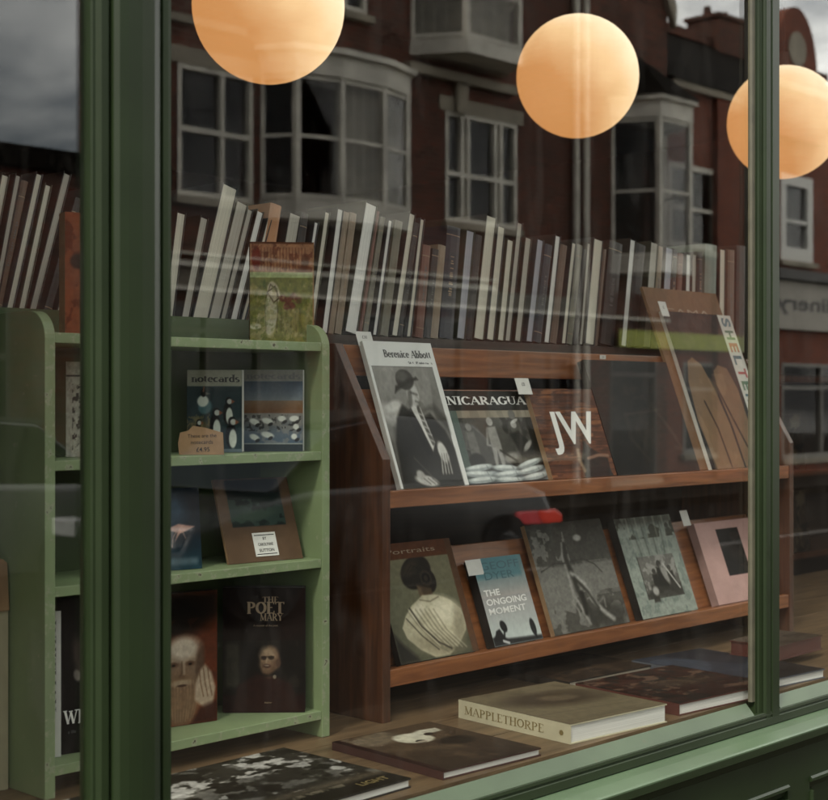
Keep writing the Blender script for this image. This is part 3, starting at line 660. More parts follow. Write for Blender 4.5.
def art_jw(w, h):
    c = Ink(w, h, (.38,.22,.13)); 
    c.blotch(.45,(.27,.15,.09),22,3,.9); c.blotch(.62,(.52,.33,.20),26,3,.8)
    for i in range(1,14): c.line([(0,i/14),(1,i/14+.004)],.006,(.17,.09,.06),.8,.01)
    c.poly([(.52,.0),(.50,.18),(.58,.30),(.62,.42),(.70,.33),(.93,.20),(.92,.0)],(.10,.075,.06),1,.02)
    c.line([(.62,.21),(.80,.24),(.95,.23)],.035,(.50,.38,.31),1,.02); c.line([(.50,.30),(.48,.2),(.52,.06)],.05,(.55,.47,.38),.9,.03)
    c.poly([(.50,.04),(.62,.12),(.9,.10),(.95,0),(.5,0)],(.07,.05,.045),1,.02)
    c.noise(.25,40,8,4); return c
bk, w, L = leanbook('brown plank-patterned book with large white initials JW on its cover', 553, 617, 389, UH, art_jw, M['kraft'], M['page'], .012, yl=YL+.0)
lettering('title', sans('JW', L*.50, w*.52, L*.50, width=w*.72, bold=.022), M['inkw'], bk)
def art_dark(w, h):
    c = Ink(w, h, (.07,.052,.036)); c.blotch(.5,(.10,.08,.058),3,3,.7); c.blotch(.52,(.19,.16,.12),14,10,.35,(.12,.55,.9,.78))
    c.line([(.30,.52),(.28,.30),(.42,.12)],.03,(.2,.17,.13),.6,.05); c.line([(.68,.55),(.80,.35),(.86,.2),(.78,.22)],.03,(.26,.23,.18),.6,.04); c.ell(.52,.38,.18,.16,(.13,.105,.08),0,.9,.6); c.line([(.3,.52),(.68,.55)],.015,(.24,.2,.16),.6,.02)
    c.noise(.3,20,20,4); return c
bk, w, L = leanbook('very dark, almost black book leaning between the wooden-planks book and the tall tan one', 618, 700, 360, UH, art_dark, M['black'], M['page'], .02)
def art_tan(w, h):
    c = Ink(w, h, (.47,.35,.25)); c.noise(.15,4,4); c.noise(.08,40,40); return c
bk, w, L = leanbook('tallest tan board-covered book standing at the right end of the upper ledge', 700, 772, 287, UH, art_tan, M['kraft'], M['page'], .008, yl=YL+.0095)
lettering('title', sans('CAMA', .026, w*.50, L*.87, width=w*.62, mirror=False), M['inktan'], bk)
def art_surf(w, h):
    c = Ink(w, h, (.10,.085,.08)); c.blotch(.55,(.2,.17,.16),10,8,.7,(0,.72,.72,1))
    c.poly([(.10,-.1),(.02,.3),(.06,.55),(.14,.68),(.22,.705),(.32,.66),(.40,.50),(.46,.28),(.48,-.1)],(.46,.36,.26),1,.012)
    c.poly([(.50,-.1),(.49,.25),(.44,.50),(.47,.62),(.56,.66),(.68,.64),(.75,.5),(.75,-.1)],(.44,.34,.25),1,.012)
    c.line([(.20,.42),(.27,.25),(.30,-.05)],.02,(.18,.12,.08),1,.012); c.line([(.42,.58),(.49,.4),(.62,.12),(.70,-.05)],.022,(.15,.10,.07),1,.012)
    c.blotch(.5,(.55,.44,.33),3,3,.5,(.05,0,.75,.6)); 
    c.rect(.80,-.1,1,1.1,(.78,.77,.73),1,.006)
    c.noise(.08,14,14); return c
bk, w, L = leanbook('book with two tan surfboards on its cover and colourful vertical lettering down the right edge', 712, 779, 311, UH, art_surf, W, M['pagew'], .010, yl=YL-.002)
cols = [M['inkteal'], M['inkgreen'], M['inkred'], M['inkteal'], M['inkred'], M['inkgreen'], M['inkteal'], M['inkred']]
for i, ch in enumerate('SHELTERS'):
    lettering('title_letter', sans(ch, w*.17, w*.90, L*(.95-.085*i), rot=R(-90), width=.062*L, bold=.035), cols[i], bk)

# ------------------------------------------------------------------ lower ledge
def art_woman(w, h):
    c = Ink(w, h, (.25,.24,.19), .0012); c.grad(0,0,1,.86,(.25,.25,.19),(.48,.46,.36)); c.ell(.30,.30,.35,.34,(.42,.42,.33),0,.5,.9)
    # dark gathered hair with a coil at the nape
    c.ell(.46,.735,.205,.135,(.135,.11,.085),22,1,.12); c.ell(.58,.655,.105,.11,(.12,.095,.075),12,1,.15); c.ell(.40,.775,.12,.05,(.22,.185,.14),28,.8,.8)
    for i in range(9): c.line([(.30+i*.03,.70+i*.012),(.42+i*.022,.80-i*.004),(.55+i*.012,.735-i*.008)],.006,(.20,.17,.13) if i % 2 else (.08,.065,.05),.6,.014)
    for r in (.075,.050,.026): c.ell(.565,.675,r,r*.95,(.21,.175,.135) if r != .05 else (.075,.06,.05),20,.85,.25)
    c.poly([(.43,.63),(.60,.585),(.60,.50),(.44,.485)],(.28,.225,.165),1,.025); c.poly([(.43,.62),(.48,.60),(.48,.49),(.44,.49)],(.40,.33,.25),.8,.03)
    # white shirt: yoke, back and hanging folds
    c.poly([(.40,.505),(.46,.535),(.60,.53),(.66,.52),(.80,.465),(.90,.385),(.935,.28),(.90,.19),(.78,.09),(.62,.01),(.44,.01),(.28,.09),(.15,.20),(.125,.29),(.20,.385),(.30,.46)],(.70,.67,.56),1,.016)
    c.ell(.70,.38,.19,.11,(.84,.81,.71),-18,.85,.9); c.ell(.36,.41,.13,.05,(.84,.81,.71),28,.8,.8); c.ell(.84,.26,.08,.14,(.52,.49,.40),-12,.7,.9); c.ell(.55,.10,.30,.08,(.50,.47,.38),-10,.7,.9)
    c.line([(.42,.50),(.54,.475),(.66,.505)],.012,(.45,.42,.34),.8,.014)
    for i in range(7):
        x = .23+i*.055
        c.line([(x,.43-i*.004),(x+.10,.28-i*.01),(x+.27,.10-i*.008),(x+.38,.04)],.010,(.36,.34,.27),.55,.022); c.line([(x+.022,.43-i*.004),(x+.122,.28-i*.01),(x+.292,.10-i*.008)],.010,(.86,.83,.73),.45,.022)
    c.line([(.27,.44),(.36,.28),(.52,.13),(.66,.06)],.016,(.20,.18,.145),.85,.014); c.line([(.20,.36),(.34,.20),(.50,.07)],.012,(.22,.20,.16),.8,.014)
    c.poly([(0,0),(0,.25),(.10,.14),(.22,.04),(.24,0)],(.12,.11,.09),.9,.05)
    c.rect(0,.86,1,1.02,(.36,.21,.12),1,.01); c.rect(.92,0,1,1.02,(.33,.22,.14),1,.01)
    c.noise(.10,34,28,3); return c
bk, w, L = leanbook('sepia book whose cover shows a person seen from behind in a white draped shawl', 401, 479, 546, LH, art_woman, M['black'], M['page'], .014)
lettering('title', sans('Seen from Behind'[:0] or 'Portraits', L*.06, w*.46, L*.925, width=w*.62), M['inktan'], bk)
def art_geoff(w, h):
    c = Ink(w, h, (.62,.63,.62)); c.grad(0,.55,1,1,(.62,.60,.58),(.36,.50,.52)); c.grad(0,0,1,.55,(.74,.78,.76),(.60,.59,.58)); c.rect(0,.76,.93,1.0,(.33,.50,.53),.85,.05)
    c.poly([(0,0),(0,.10),(.12,.13),(.3,.07),(.6,.06),(1,.05),(1,0)],(.14,.14,.14),1,.03)
    c.poly([(.02,.06),(.10,.17),(.18,.19),(.24,.10),(.22,.04)],(.10,.10,.10),1,.02); c.ell(.27,.21,.06,.07,(.08,.08,.08),25,1,.3); c.line([(.27,.17),(.22,.05)],.03,(.08,.08,.08),1,.02)
    c.ell(.86,.15,.055,.10,(.08,.08,.08),5,1,.3); c.line([(.86,.12),(.88,.03)],.035,(.08,.08,.08),1,.02)
    c.line([(.2,.05),(.3,.02)],.03,(.75,.76,.75),1,.02); c.noise(.06,20,20); return c
bk, w, L = leanbook('teal-topped paperback headed GEOFF DYER with small dark figures along its foot', 495, 543, 560, LH, art_geoff, M['black'], M['page'], .024)
lettering('author', sans('GEOFF', L*.125, w*.52, L*.905, width=w*.80, bold=.0), M['inkteal'], bk)
lettering('author', sans('DYER', L*.125, w*.46, L*.79, width=w*.60, bold=.0), M['inkteal'], bk, z=.0014)
lettering('title', sans('THE', L*.10, w*.22, L*.60, width=w*.32, bold=.02), M['inkw'], bk)
lettering('title', sans('ONGOING', L*.10, w*.47, L*.495, width=w*.82, bold=.02), M['inkw'], bk, z=.0014)
lettering('title', sans('MOMENT', L*.10, w*.44, L*.39, width=w*.75, bold=.01), M['inkw'], bk, z=.0016)
def art_tree(w, h):
    c = Ink(w, h, grey(.30)); c.grad(0,.60,1,1,grey(.27),grey(.17)); c.rect(0,0,1,.60,grey(.42),1,.03); c.blotch(.5,grey(.24),10,9,.9,(0,.6,1,1)); c.blotch(.56,grey(.48),14,12,.7,(0,.6,.45,.95)); c.ell(.62,.84,.05,.03,grey(.66),0,.9,.6)
    c.blotch(.5,grey(.24),7,6,.8,(0,0,1,.34)); c.blotch(.48,grey(.42),5,5,.6,(0,.3,1,.62)); c.ell(.75,.1,.25,.12,grey(.16),0,.8,.8)
    c.line([(.42,.78),(.40,.66),(.43,.5),(.44,.36),(.50,.22),(.55,.04)],.055,grey(.17),1,.03); c.line([(.40,.80),(.36,.68),(.37,.5)],.022,grey(.50),.9,.02)
    c.line([(.42,.52),(.54,.42),(.60,.25),(.72,.12),(.8,.06)],.045,grey(.60),.9,.03); c.line([(.44,.48),(.56,.34),(.64,.18)],.03,grey(.10),.8,.03); c.line([(.37,.5),(.37,.34),(.42,.22),(.48,.05)],.03,grey(.54),.9,.02); c.line([(.38,.32),(.33,.26),(.38,.18),(.38,.08)],.022,grey(.48),.9,.02); c.line([(.48,.33),(.47,.15)],.05,grey(.11),1,.03)
    c.line([(.38,.62),(.24,.63),(.05,.57)],.012,grey(.2),1,.012); c.line([(.45,.63),(.62,.64),(.75,.58),(.82,.50)],.012,grey(.2),1,.012); c.line([(.66,.22),(.75,.27),(.74,.18)],.02,grey(.46),.8,.02)
    c.noise(.16,40,36,3); return c
bk, w, L = leanbook('grey-brown book with a gnarled bare tree on its cover, directly right of the teal paperback', 555, 630, 526, LH, art_tree, M['kraft'], M['page'], .012)
def art_kids(w, h):
    c = Ink(w, h, (.55,.58,.54)); c.blotch(.5,(.42,.46,.43),12,12,.6); c.blotch(.52,(.22,.22,.18),7,7,.9,(0,.78,1,1)); c.rect(0,.93,1,1,(.16,.15,.12),.8,.1)
    c.grad(.20,.18,.84,.60,grey(.30),grey(.42)); c.blotch(.52,grey(.60),8,7,.7,(.2,.18,.84,.6))
    for i in range(9): c.line([(.20+i*.08,1),(.19+i*.08,.80),(.23+i*.07,.62)],.018,(.25,.26,.22) if i % 2 else (.66,.68,.62),.55,.03)
    for (x,y,s,v) in ((.42,.30,.9,.12),(.54,.32,1.2,.10),(.34,.22,.7,.2),(.70,.30,1.0,.16)):
        c.ell(x,y+.16*s,.035*s,.03*s,grey(v+.1),0,1,.3); c.poly([(x-.05*s,y+.13*s),(x+.05*s,y+.13*s),(x+.08*s,y-.08),(x-.08*s,y-.08)],grey(v),1,.02)
    c.poly([(.20,.18),(.84,.18),(.84,.30),(.62,.27),(.40,.30),(.2,.22)],grey(.17),.85,.03); c.ell(.36,.25,.05,.045,grey(.66),0,.9,.6); c.ell(.60,.40,.04,.10,grey(.58),25,.9,.6)
    c.line([(.80,.25),(.62,.50)],.02,grey(.70),1,.015); c.rect(.19,.175,.85,.182,grey(.12),.7); c.line([(.2,.18),(.2,.6)],.012,grey(.1),.8,.01)
    c.noise(.12,36,30,3); return c
bk, w, L = leanbook('pale grey-green book with a framed photograph of children among tree trunks', 643, 698, 520, LH, art_kids, M['black'], M['page'], .022)
def art_pink(w, h):
    c = Ink(w, h, (.72,.58,.55)); c.noise(.07,5,5); c.rect(.30,.32,.66,.90,(.07,.06,.06),1,.008); c.blotch(.55,(.16,.13,.12),9,6,.8,(.3,.32,.66,.9)); c.ell(.5,.6,.09,.1,(.13,.11,.10),20,.9,.8); c.noise(.03,40,40); return c
bk, w, L = leanbook('pink book with a dark upright picture panel at the right end of the lower ledge', 719, 779, 524, LH, art_pink, mat('dusty_pink_cloth', (.30,.19,.17), .7), M['page'], .022)
# extra cover barely seen past the mullion: nothing

# ------------------------------------------------------------------ price slips tucked behind covers
def slip(label, px, py, wpx, hpx, Y, txt=None, lean=LEAN, m=None):
    X = XY(px, Y); z = DZ(px, Y); w = wpx*z/F/.69; h = hpx*z/F/math.cos(lean)*1.25; H = HT(px, py+hpx*1.25, Y)
    Mx = basis((X, Y, H), (1,0,0), (0, math.sin(lean), math.cos(lean)))
    o = MB().box(0,0,-.0006,w,h,0).build('price_slip', m or M['white'], None); o.matrix_world = Mx
    tag(o, label, 'price slip', 'white price slips in the books')
    if txt: lettering('price', sans(txt, h*.30, w*.5, h*.62, bold=.01), M['inkgrey'], o, z=.0004)
    return o
slip('white price slip tucked behind the head of the book with the seated man', 359, 331, 15, 12, YB+.140, '£30')
slip('white price slip standing up behind the wooden-planks book', 519, 378, 15, 13, YB+.090, '£8')
slip('white price slip stuck up from the surfboards book', 662.5, 301, 9, 12, YB+.135, '£')
slip('white price slip over the top left corner of the teal paperback', 469, 561, 16, 12, YB+.0785)
slip('grey-white price slip above the pink book', 684, 511, 9, 12, YB+.085)
o = MB().box(0,0,-.0006,.024,.010,0).build('shelf_label', M['white']); o.matrix_world = basis((XY(600,YB+.1495), YB+.1495, HT(600,359,YB+.1495)), (1,0,0), (0,0,1))
tag(o, 'tiny white label on the top rail above the almost black book', 'label'); lettering('price', sans('£24', .006, .012, .005, bold=.01), M['inkgrey'], o, z=.0004)

# ================================================================== items on the green bookcase
def facing(label, pl, pr, ytop, h, YR, ink_fn, cover, t=.02, page=None, lean=0.0, name='book', cat='book', yaw=46, group=None, **k):
    """stands turned towards the street corner: the cover square to the line of sight; YR is the depth of its right edge"""
    ca, sa = math.cos(R(yaw)), -math.sin(R(yaw))
    Xr = XY(pr, YR); Pr = Vector((Xr, YR, h))
    # find width so that the left edge falls in column pl
    w = .05
    for i in range(3000):
        w = .02+i*.0002; q = Pr-Vector((ca, sa, 0))*w
        px = 414+F*((q.x*CS-q.y*SN)/(q.x*SN+q.y*CS))
        if px <= pl: break
    q = Pr-Vector((ca, sa, 0))*w
    up = Vector((math.sin(R(yaw))*math.sin(lean), math.cos(R(yaw))*math.sin(lean), math.cos(lean)))
    H = .1
    for i in range(2000):
        H = .03+i*.0002; tt = q+up*H; py = 400-(tt.z-EYE)*F/(tt.x*SN+tt.y*CS)
        if py <= ytop: break
    ink = ink_fn(w, H) if ink_fn else None
    Mx = basis((q.x, q.y, h+.0004), (ca, sa, 0), up)
    return book(label, Mx, w, H, t, ink, cover, page or M['page'], group=group, name=name, cat=cat, **k), w, H

def art_vict(w, h):
    c = Ink(w, h, (.40,.30,.22), .0013); c.rect(0,0,1,.70,(.40,.40,.20)); c.blotch(.5,(.50,.46,.26),5,4,.7,(0,0,1,.7)); c.blotch(.52,(.22,.28,.13),4,4,.8,(0,.3,.35,.7))
    c.rect(0,.69,1,.99,(.56,.40,.29)); 
    for i in range(16): c.line([(.14+i*.048,.72),(.14+i*.048,.94)],.011,(.36,.19,.13),.85,.012)
    c.ell(.11,.84,.07,.12,(.38,.12,.08),0,.9,.3); c.ell(.86,.80,.06,.09,(.33,.22,.16),0,.9,.3); c.blotch(.56,(.34,.18,.12),14,14,.7,(.04,.7,1,.98))
    c.rect(0,.645,1,.70,(.62,.66,.48),.9,.01)
    c.ell(.34,.32,.10,.26,(.62,.60,.50),-4,1,.15); c.ell(.38,.50,.09,.11,(.66,.62,.52),15,1,.2); c.line([(.28,.5),(.40,.56),(.46,.44),(.38,.40),(.28,.5)],.012,(.2,.15,.1),.9,.012); c.line([(.26,.12),(.24,.4),(.33,.58),(.43,.5),(.44,.3),(.42,.1)],.012,(.22,.18,.11),.8,.012)
    for (x,y) in ((.52,.44),(.60,.42),(.68,.46),(.76,.42),(.66,.37),(.58,.36)): c.ell(x,y,.055,.035,(.36,.20,.17),x*90,.9,.4)
    for i in range(9): c.line([(.50+i*.035,.33),(.49+i*.04,.10)],.012,(.52,.44,.34) if i % 2 else (.3,.22,.14),.5,.02)
    c.ell(.10,.16,.09,.03,(.68,.66,.58),0,.9,.3); c.line([(.12,.2),(.15,.28)],.015,(.6,.56,.45),.9,.012)
    c.blotch(.55,(.30,.34,.17),16,13,.45,(0,.02,1,.64)); c.blotch(.58,(.60,.55,.40),14,12,.5,(0,.02,1,.6)); c.rect(0,.98,1,1.01,(.3,.17,.1)); c.line([(.005,0),(.005,1)],.02,(.17,.1,.06),1,.01); c.line([(.99,0),(.99,1)],.02,(.55,.42,.30),1,.01); c.noise(.18,30,24,3); return c
pic, w, H = facing('old picture book with an embossed garden scene, standing on top of the green bookcase', 249, 314, 242, 1.6075, YB+.035, art_vict, M['kraft'], .022, M['page'], name='picture_book', cat='picture book', yaw=40)

def art_puffin(w, h):
    c = Ink(w, h, (.13,.20,.21), .0011); c.rect(0,.80,1,1,(.60,.60,.54),1,.006); c.rect(0,0,1,.04,(.35,.40,.42))
    c.ell(.22,.28,.20,.12,(.36,.33,.22),0,.9,.6); c.blotch(.5,(.47,.42,.28),16,14,.7,(0,.15,.42,.48))
    def puffin(x, y, s, f=1, tilt=0):
        c.ell(x,y,.085*s,.13*s,(.05,.05,.05),tilt,1,.2); c.ell(x+.03*f*s,y-.03*s,.06*s,.10*s,(.80,.82,.78),tilt,1,.25)
        c.ell(x+.02*f,y+.15*s,.062*s,.05*s,(.06,.06,.06),0,1,.25); c.ell(x+.035*f*s,y+.145*s,.045*s,.032*s,(.72,.73,.70),0,1,.3); c.poly([(x+.07*f*s,y+.17*s),(x+.13*f*s,y+.145*s),(x+.07*f*s,y+.115*s)],(.50,.30,.20),1,.012)
    c.ell(.33,.55,.12,.09,(.30,.42,.44),-30,1,.3); c.ell(.29,.62,.10,.07,(.82,.84,.80),-35,1,.3); c.ell(.30,.72,.05,.05,(.07,.07,.07),0,1,.3); c.poly([(.34,.73),(.42,.71),(.34,.69)],(.4,.4,.38),1,.015); c.line([(.30,.74),(.31,.79)],.02,(.5,.35,.25),1,.015)
    puffin(.74,.47,1.0); puffin(.51,.32,1.1); puffin(.80,.20,1.15); puffin(.20,.24,.8,1)
    c.noise(.06,30,30); return c
def art_wader(w, h):
    c = Ink(w, h, (.42,.46,.50), .0011); c.rect(0,.86,1,1,(.46,.46,.43)); c.grad(0,.62,1,.86,(.42,.45,.47),(.24,.28,.33)); c.grad(0,.47,1,.62,(.40,.27,.17),(.46,.38,.30)); c.grad(0,.1,1,.47,(.28,.34,.40),(.45,.44,.42)); c.rect(0,.0,1,.10,(.16,.19,.20)); c.rect(0,.085,1,.10,(.6,.62,.6),.8)
    c.blotch(.5,(.52,.50,.47),10,9,.5,(0,.1,1,.47)); c.blotch(.6,(.14,.14,.14),20,18,.8,(0,.25,1,.45))
    for (x,y,d) in ((.18,.36,.09),(.40,.37,.10),(.18,.17,.09),(.40,.20,.11),(.64,.40,.07),(.85,.40,.08),(.85,.18,.05),(.88,.30,.05)):
        c.ell(x,y,d,.035,(.76,.77,.74),-30+x*40,1,.4); c.ell(x+.05,y-.04,.045,.02,(.12,.12,.12),30,.9,.4)
    c.noise(.07,30,30); return c
nb, w, H = facing('puffin notecards box, left of the two boxes on the second shelf', 187, 242, 370, 1.4045, YB+.060, art_puffin, M['white'], .03, M['pagew'], name='notecard_box', cat='notecards', group='boxes of notecards on the green bookcase')
lettering('title', serif('notecards', H*.085, w*.52, H*.895, width=w*.88, weight=1.2), M['ink'], nb)
nb, w, H = facing('notecards box with wading birds on a shore, right of the two boxes', 244, 303, 370, 1.4045, YB+.022, art_wader, M['white'], .03, M['pagew'], name='notecard_box', cat='notecards', group='boxes of notecards on the green bookcase')
lettering('title', serif('notecards', H*.075, w*.5, H*.925, width=w*.92, weight=1.2), M['inkgrey'], nb)
# torn brown card note
q = Vector((XY(179, YB+.055), YB+.055, 1.4045)); zc = q.x*SN+q.y*CS; kx = zc/F
note = MB().prism([(0,0),(45*kx,0),(44*kx,22*kx),(26*kx,27*kx),(14*kx,29*kx),(9*kx,24*kx),(1*kx,22*kx),(-1*kx,12*kx)], -.001, 0, 'z').build('card_note', M['kraft']); note.matrix_world = basis(q, (CS, -SN, 0), (0,0,1))
tag(note, 'torn brown card with a handwritten price, propped in front of the puffin box', 'price note')
lettering('handwriting', sans('These are the', 5.2*kx, 23*kx, 19*kx, rot=.03), M['ink'], note, z=.0004)
lettering('handwriting', sans('notecards', 5.6*kx, 23*kx, 12.6*kx, rot=.02), M['ink'], note, z=.0005)
lettering('handwriting', sans('£4.95', 6.2*kx, 24*kx, 5.2*kx, rot=.03, bold=.01), M['ink'], note, z=.0006)

# third shelf
def art_card(w, h):
    c = Ink(w, h, (.36,.28,.21)); c.noise(.08,6,6); c.rect(.14,.42,.86,.98,(.10,.14,.13),1,.008); c.blotch(.5,(.20,.27,.24),6,5,.9,(.14,.42,.86,.75)); c.rect(.14,.80,.86,.98,(.06,.08,.09),.8,.08); c.ell(.45,.55,.28,.06,(.27,.33,.28),8,.7,.8); return c
fr, w, H = facing('tan mounted print of a dark green landscape on the third shelf of the green bookcase', 229, 303, 480, 1.2045, YB+.03, art_card, M['kraft'], .006, M['kraft'], lean=R(20), name='mounted_print', cat='print', yaw=6)
lab = MB().box(w*.37, H*.06, .0009, w*.68, H*.34, .0013).build('paper_label', M['white'], fr)
for i, (s, tx, ww) in enumerate(((.18,'BY',.05),(.18,'CAROLYNNE',.2),(.18,'SUTTON',.2))):
    lettering('label_text', sans(tx, H*.05, w*.525, H*(.27-.07*i), width=w*ww, bold=.01), M['ink'], fr, z=.0018+.0001*i)
for yy in (.305, .08): MB().box(w*.39, H*yy, .00135, w*.66, H*(yy+.01), .0016).build('label_rule', M['ink'], fr)
def art_bird(w, h):
    c = Ink(w, h, (.07,.11,.14)); c.grad(0,0,1,.5,(.14,.24,.28),(.06,.09,.12)); c.ell(.55,.72,.25,.22,(.22,.30,.36),10,.8,.8); c.poly([(.50,.50),(.68,.56),(.92,.52),(.80,.47),(.70,.44),(.62,.34),(.66,.45)],(.72,.56,.50),1,.02); c.line([(.68,.5),(.60,.40),(.58,.28)],.012,(.6,.5,.45),1,.012); c.line([(.72,.5),(.78,.38)],.012,(.6,.5,.45),1,.012); c.rect(.55,.06,.95,.14,(.35,.42,.45),.8,.05); c.noise(.2,10,10); return c
facing('dark blue card with a pale pink bird, on the third shelf beside the green pilaster', 132, 202, 490, 1.2045, YB+.035, art_bird, M['black'], .006, M['page'], lean=R(6), name='greetings_card', cat='card', yaw=12)

# bottom shelf
def art_beard(w, h):
    c = Ink(w, h, (.36,.17,.09), .0012); c.blotch(.5,(.44,.23,.12),5,4,.7); c.rect(0,.80,1,1,(.10,.07,.05),.9,.08); c.ell(.45,.82,.50,.15,(.07,.055,.045),0,.95,.6)
    c.blotch(.55,(.24,.12,.07),8,6,.5,(0,0,1,.8))
    c.ell(.60,.40,.215,.255,(.50,.41,.33),3,1,.25)                                     # head
    c.ell(.62,.58,.18,.09,(.80,.74,.66),0,.95,.7); c.ell(.40,.42,.05,.16,(.58,.52,.45),8,.8,.7); c.ell(.80,.44,.05,.15,(.33,.25,.19),-6,.9,.7)
    c.ell(.58,.20,.21,.22,(.46,.36,.27),0,1,.5)                                        # beard
    for i in range(20): c.line([(.42+i*.018,.33),(.405+i*.019+.012*(i%3),.20),(.45+i*.014,.02+.01*(i%4))],.004,(.64,.56,.46) if i % 2 else (.36,.26,.18),.38,.018)
    for sx, k in ((.50,1),(.69,-1)):
        c.ell(sx,.462,.052,.020,(.34,.24,.17),4*k,.9,.8); c.line([(sx-.05,.485),(sx,.497),(sx+.05,.483)],.012,(.62,.54,.45),.8,.016); c.ell(sx,.458,.020,.009,(.10,.07,.05),0,.9,.6)
    c.line([(.595,.475),(.600,.40),(.575,.375)],.014,(.33,.24,.17),.7,.02); c.line([(.615,.47),(.620,.39)],.018,(.74,.66,.56),.7,.03); c.ell(.60,.368,.04,.014,(.40,.30,.22),0,.8,.8)
    c.ell(.59,.318,.11,.026,(.62,.54,.44),0,.85,.8); c.ell(.595,.300,.055,.010,(.20,.12,.08),0,.8,.7)
    c.poly([(.74,.18),(.75,.30),(.80,.40),(.86,.44),(.93,.38),(.98,.26),(.95,.12),(.86,.10)],(.66,.58,.49),1,.03)   # hand
    for x0 in (.79,.84,.89): c.line([(x0,.41),(x0+.02,.30),(x0+.05,.2)],.009,(.33,.22,.15),.8,.016)
    c.poly([(.70,0),(.80,.12),(1.0,.16),(1.0,0)],(.20,.10,.07),.9,.04)
    c.noise(.12,34,28,3); return c
facing('orange-brown book with a drawn bearded man resting his head on his hand', 128, 217, 598, .9215, YB+.075, art_beard, M['black'], .02, yaw=9)
def art_poet(w, h):
    c = Ink(w, h, (.095,.055,.042), .0012); c.noise(.2,4,4); c.rect(0,.14,1,.58,(.075,.062,.05),1,.01); c.rect(.03,.20,.20,.56,(.26,.25,.21),.7,.05); c.blotch(.5,(.13,.11,.09),5,5,.8,(.2,.2,1,.58)); c.rect(0,0,1,.14,(.12,.05,.04),1,.03)
    c.poly([(.12,.0),(.18,.22),(.40,.31),(.62,.30),(.84,.22),(.94,.0)],(.145,.075,.058),1,.03)
    c.ell(.575,.405,.115,.125,(.36,.27,.20),-6,1,.3); c.ell(.545,.465,.095,.060,(.64,.55,.45),0,.85,.8); c.ell(.52,.40,.07,.07,(.52,.42,.33),0,.7,.9); c.ell(.675,.395,.03,.035,(.28,.2,.15),0,.9,.5)
    c.rect(.465,.437,.625,.451,(.12,.09,.07),.8,.012); c.ell(.500,.436,.036,.016,(.14,.10,.08),0,.85,.6); c.ell(.588,.438,.036,.016,(.15,.11,.08),0,.85,.6)
    c.line([(.538,.435),(.528,.400)],.014,(.70,.60,.49),.7,.02); c.ell(.535,.372,.045,.016,(.20,.11,.09),-4,.85,.7); c.ell(.533,.376,.030,.006,(.66,.60,.52),-4,.7,.7); c.line([(.48,.39),(.485,.36)],.008,(.26,.18,.13),.6,.014)
    c.poly([(.44,.31),(.50,.29),(.68,.29),(.67,.35),(.56,.30)],(.06,.045,.04),1,.03); c.ell(.63,.285,.02,.016,(.5,.46,.4),0,.9,.5); c.noise(.15,30,24,3); return c
pk, w, H = facing('dark maroon paperback titled THE POET with a photograph of a bald laughing man', 223, 305, 588, .9215, YB+.012, art_poet, M['black'], .03, yaw=44)
lettering('title', serif('THE', H*.045, w*.58, H*.905, width=w*.20), M['inktan'], pk)
lettering('title', serif('POET', H*.090, w*.52, H*.84, width=w*.46, weight=1.2), M['inktan'], pk, z=.0014)
lettering('title', serif('& MARY', H*.055, w*.56, H*.765, width=w*.34), M['inktan'], pk, z=.0016)
lettering('subtitle', sans('A memoir of the poet', H*.022, w*.52, H*.695), M['inktan'], pk)
lettering('author', sans('Robin Rudlow'[:0] or 'Author', H*.02, w*.55, H*.08), M['inktan'], pk)

# ------------------------------------------------------------------ seen in the left pane
def art_speck(w, h):
    c = Ink(w, h, (.68,.67,.62)); c.blotch(.52,(.22,.21,.2),22,18,.9,(.12,.05,1,.8)); c.rect(0,.84,1,.86,(.25,.25,.25)); c.noise(.2,30,30); return c
facing('white-spined booklet with a speckled grey cover on the second shelf, left of the pilaster', 66, 118, 362, 1.4045, YB+.05, art_speck, M['white'], .01, M['pagew'], yaw=34)
o1, w, H = facing('white-spined book standing beside the left panel of the green bookcase', 48, 61, 612, .9215, YB+.045, None, M['white'], .13, M['pagew'], yaw=20)
lettering('title', serif('WHITMAN', w*.50, w*.35, H*.62, rot=R(-90), width=H*.62), M['inkgrey'], o1)
def art_wi(w, h):
    c = Ink(w, h, (.06,.05,.045)); c.ell(.26,.62,.10,.14,(.26,.22,.20),10,.8,.7); c.ell(.22,.5,.05,.04,(.5,.47,.44),20,.8,.5); c.noise(.3,8,8); return c
o2, w, H = facing('black book lettered WI, beside the white-spined one on the bottom shelf', 62, 130, 600, .9215, YB+.035, art_wi, M['black'], .02, M['page'], yaw=10)
lettering('title', serif('WI', H*.085, w*.16, H*.235, width=w*.26), M['inkw'], o2)
lettering('subtitle', sans('a life', H*.03, w*.14, H*.14), M['inkgrey'], o2)
def art_or(w, h):
    c = Ink(w, h, (.50,.27,.17)); c.blotch(.55,(.36,.17,.1),7,5,.8); c.ell(.2,.6,.12,.06,(.14,.08,.06),0,.9,.4); c.noise(.12,20,20); return c
facing('weathered orange book standing on the green bookcase, left of the pilaster', 65, 128, 212, 1.6075, YB+.05, art_or, M['kraft'], .03, M['page'], yaw=14)
def art_cr(w, h):
    c = Ink(w, h, (.66,.63,.52), .002); 
    for i in range(14): c.ell(.2+.6*((i*37) % 10)/10, .05+i*.07, .12, .012, (.1,.09,.08), 30, .9, .4)
    c.noise(.06,10,10); return c
X0 = 1.175
book('tall cream book with black flecks leaning against the outside of the green bookcase', basis((X0-.075, 2.10, BED+.0005), (1,0,0), (0,0,1)), .13, .288, .04, art_cr(.13,.288), M['page'], M['page'])
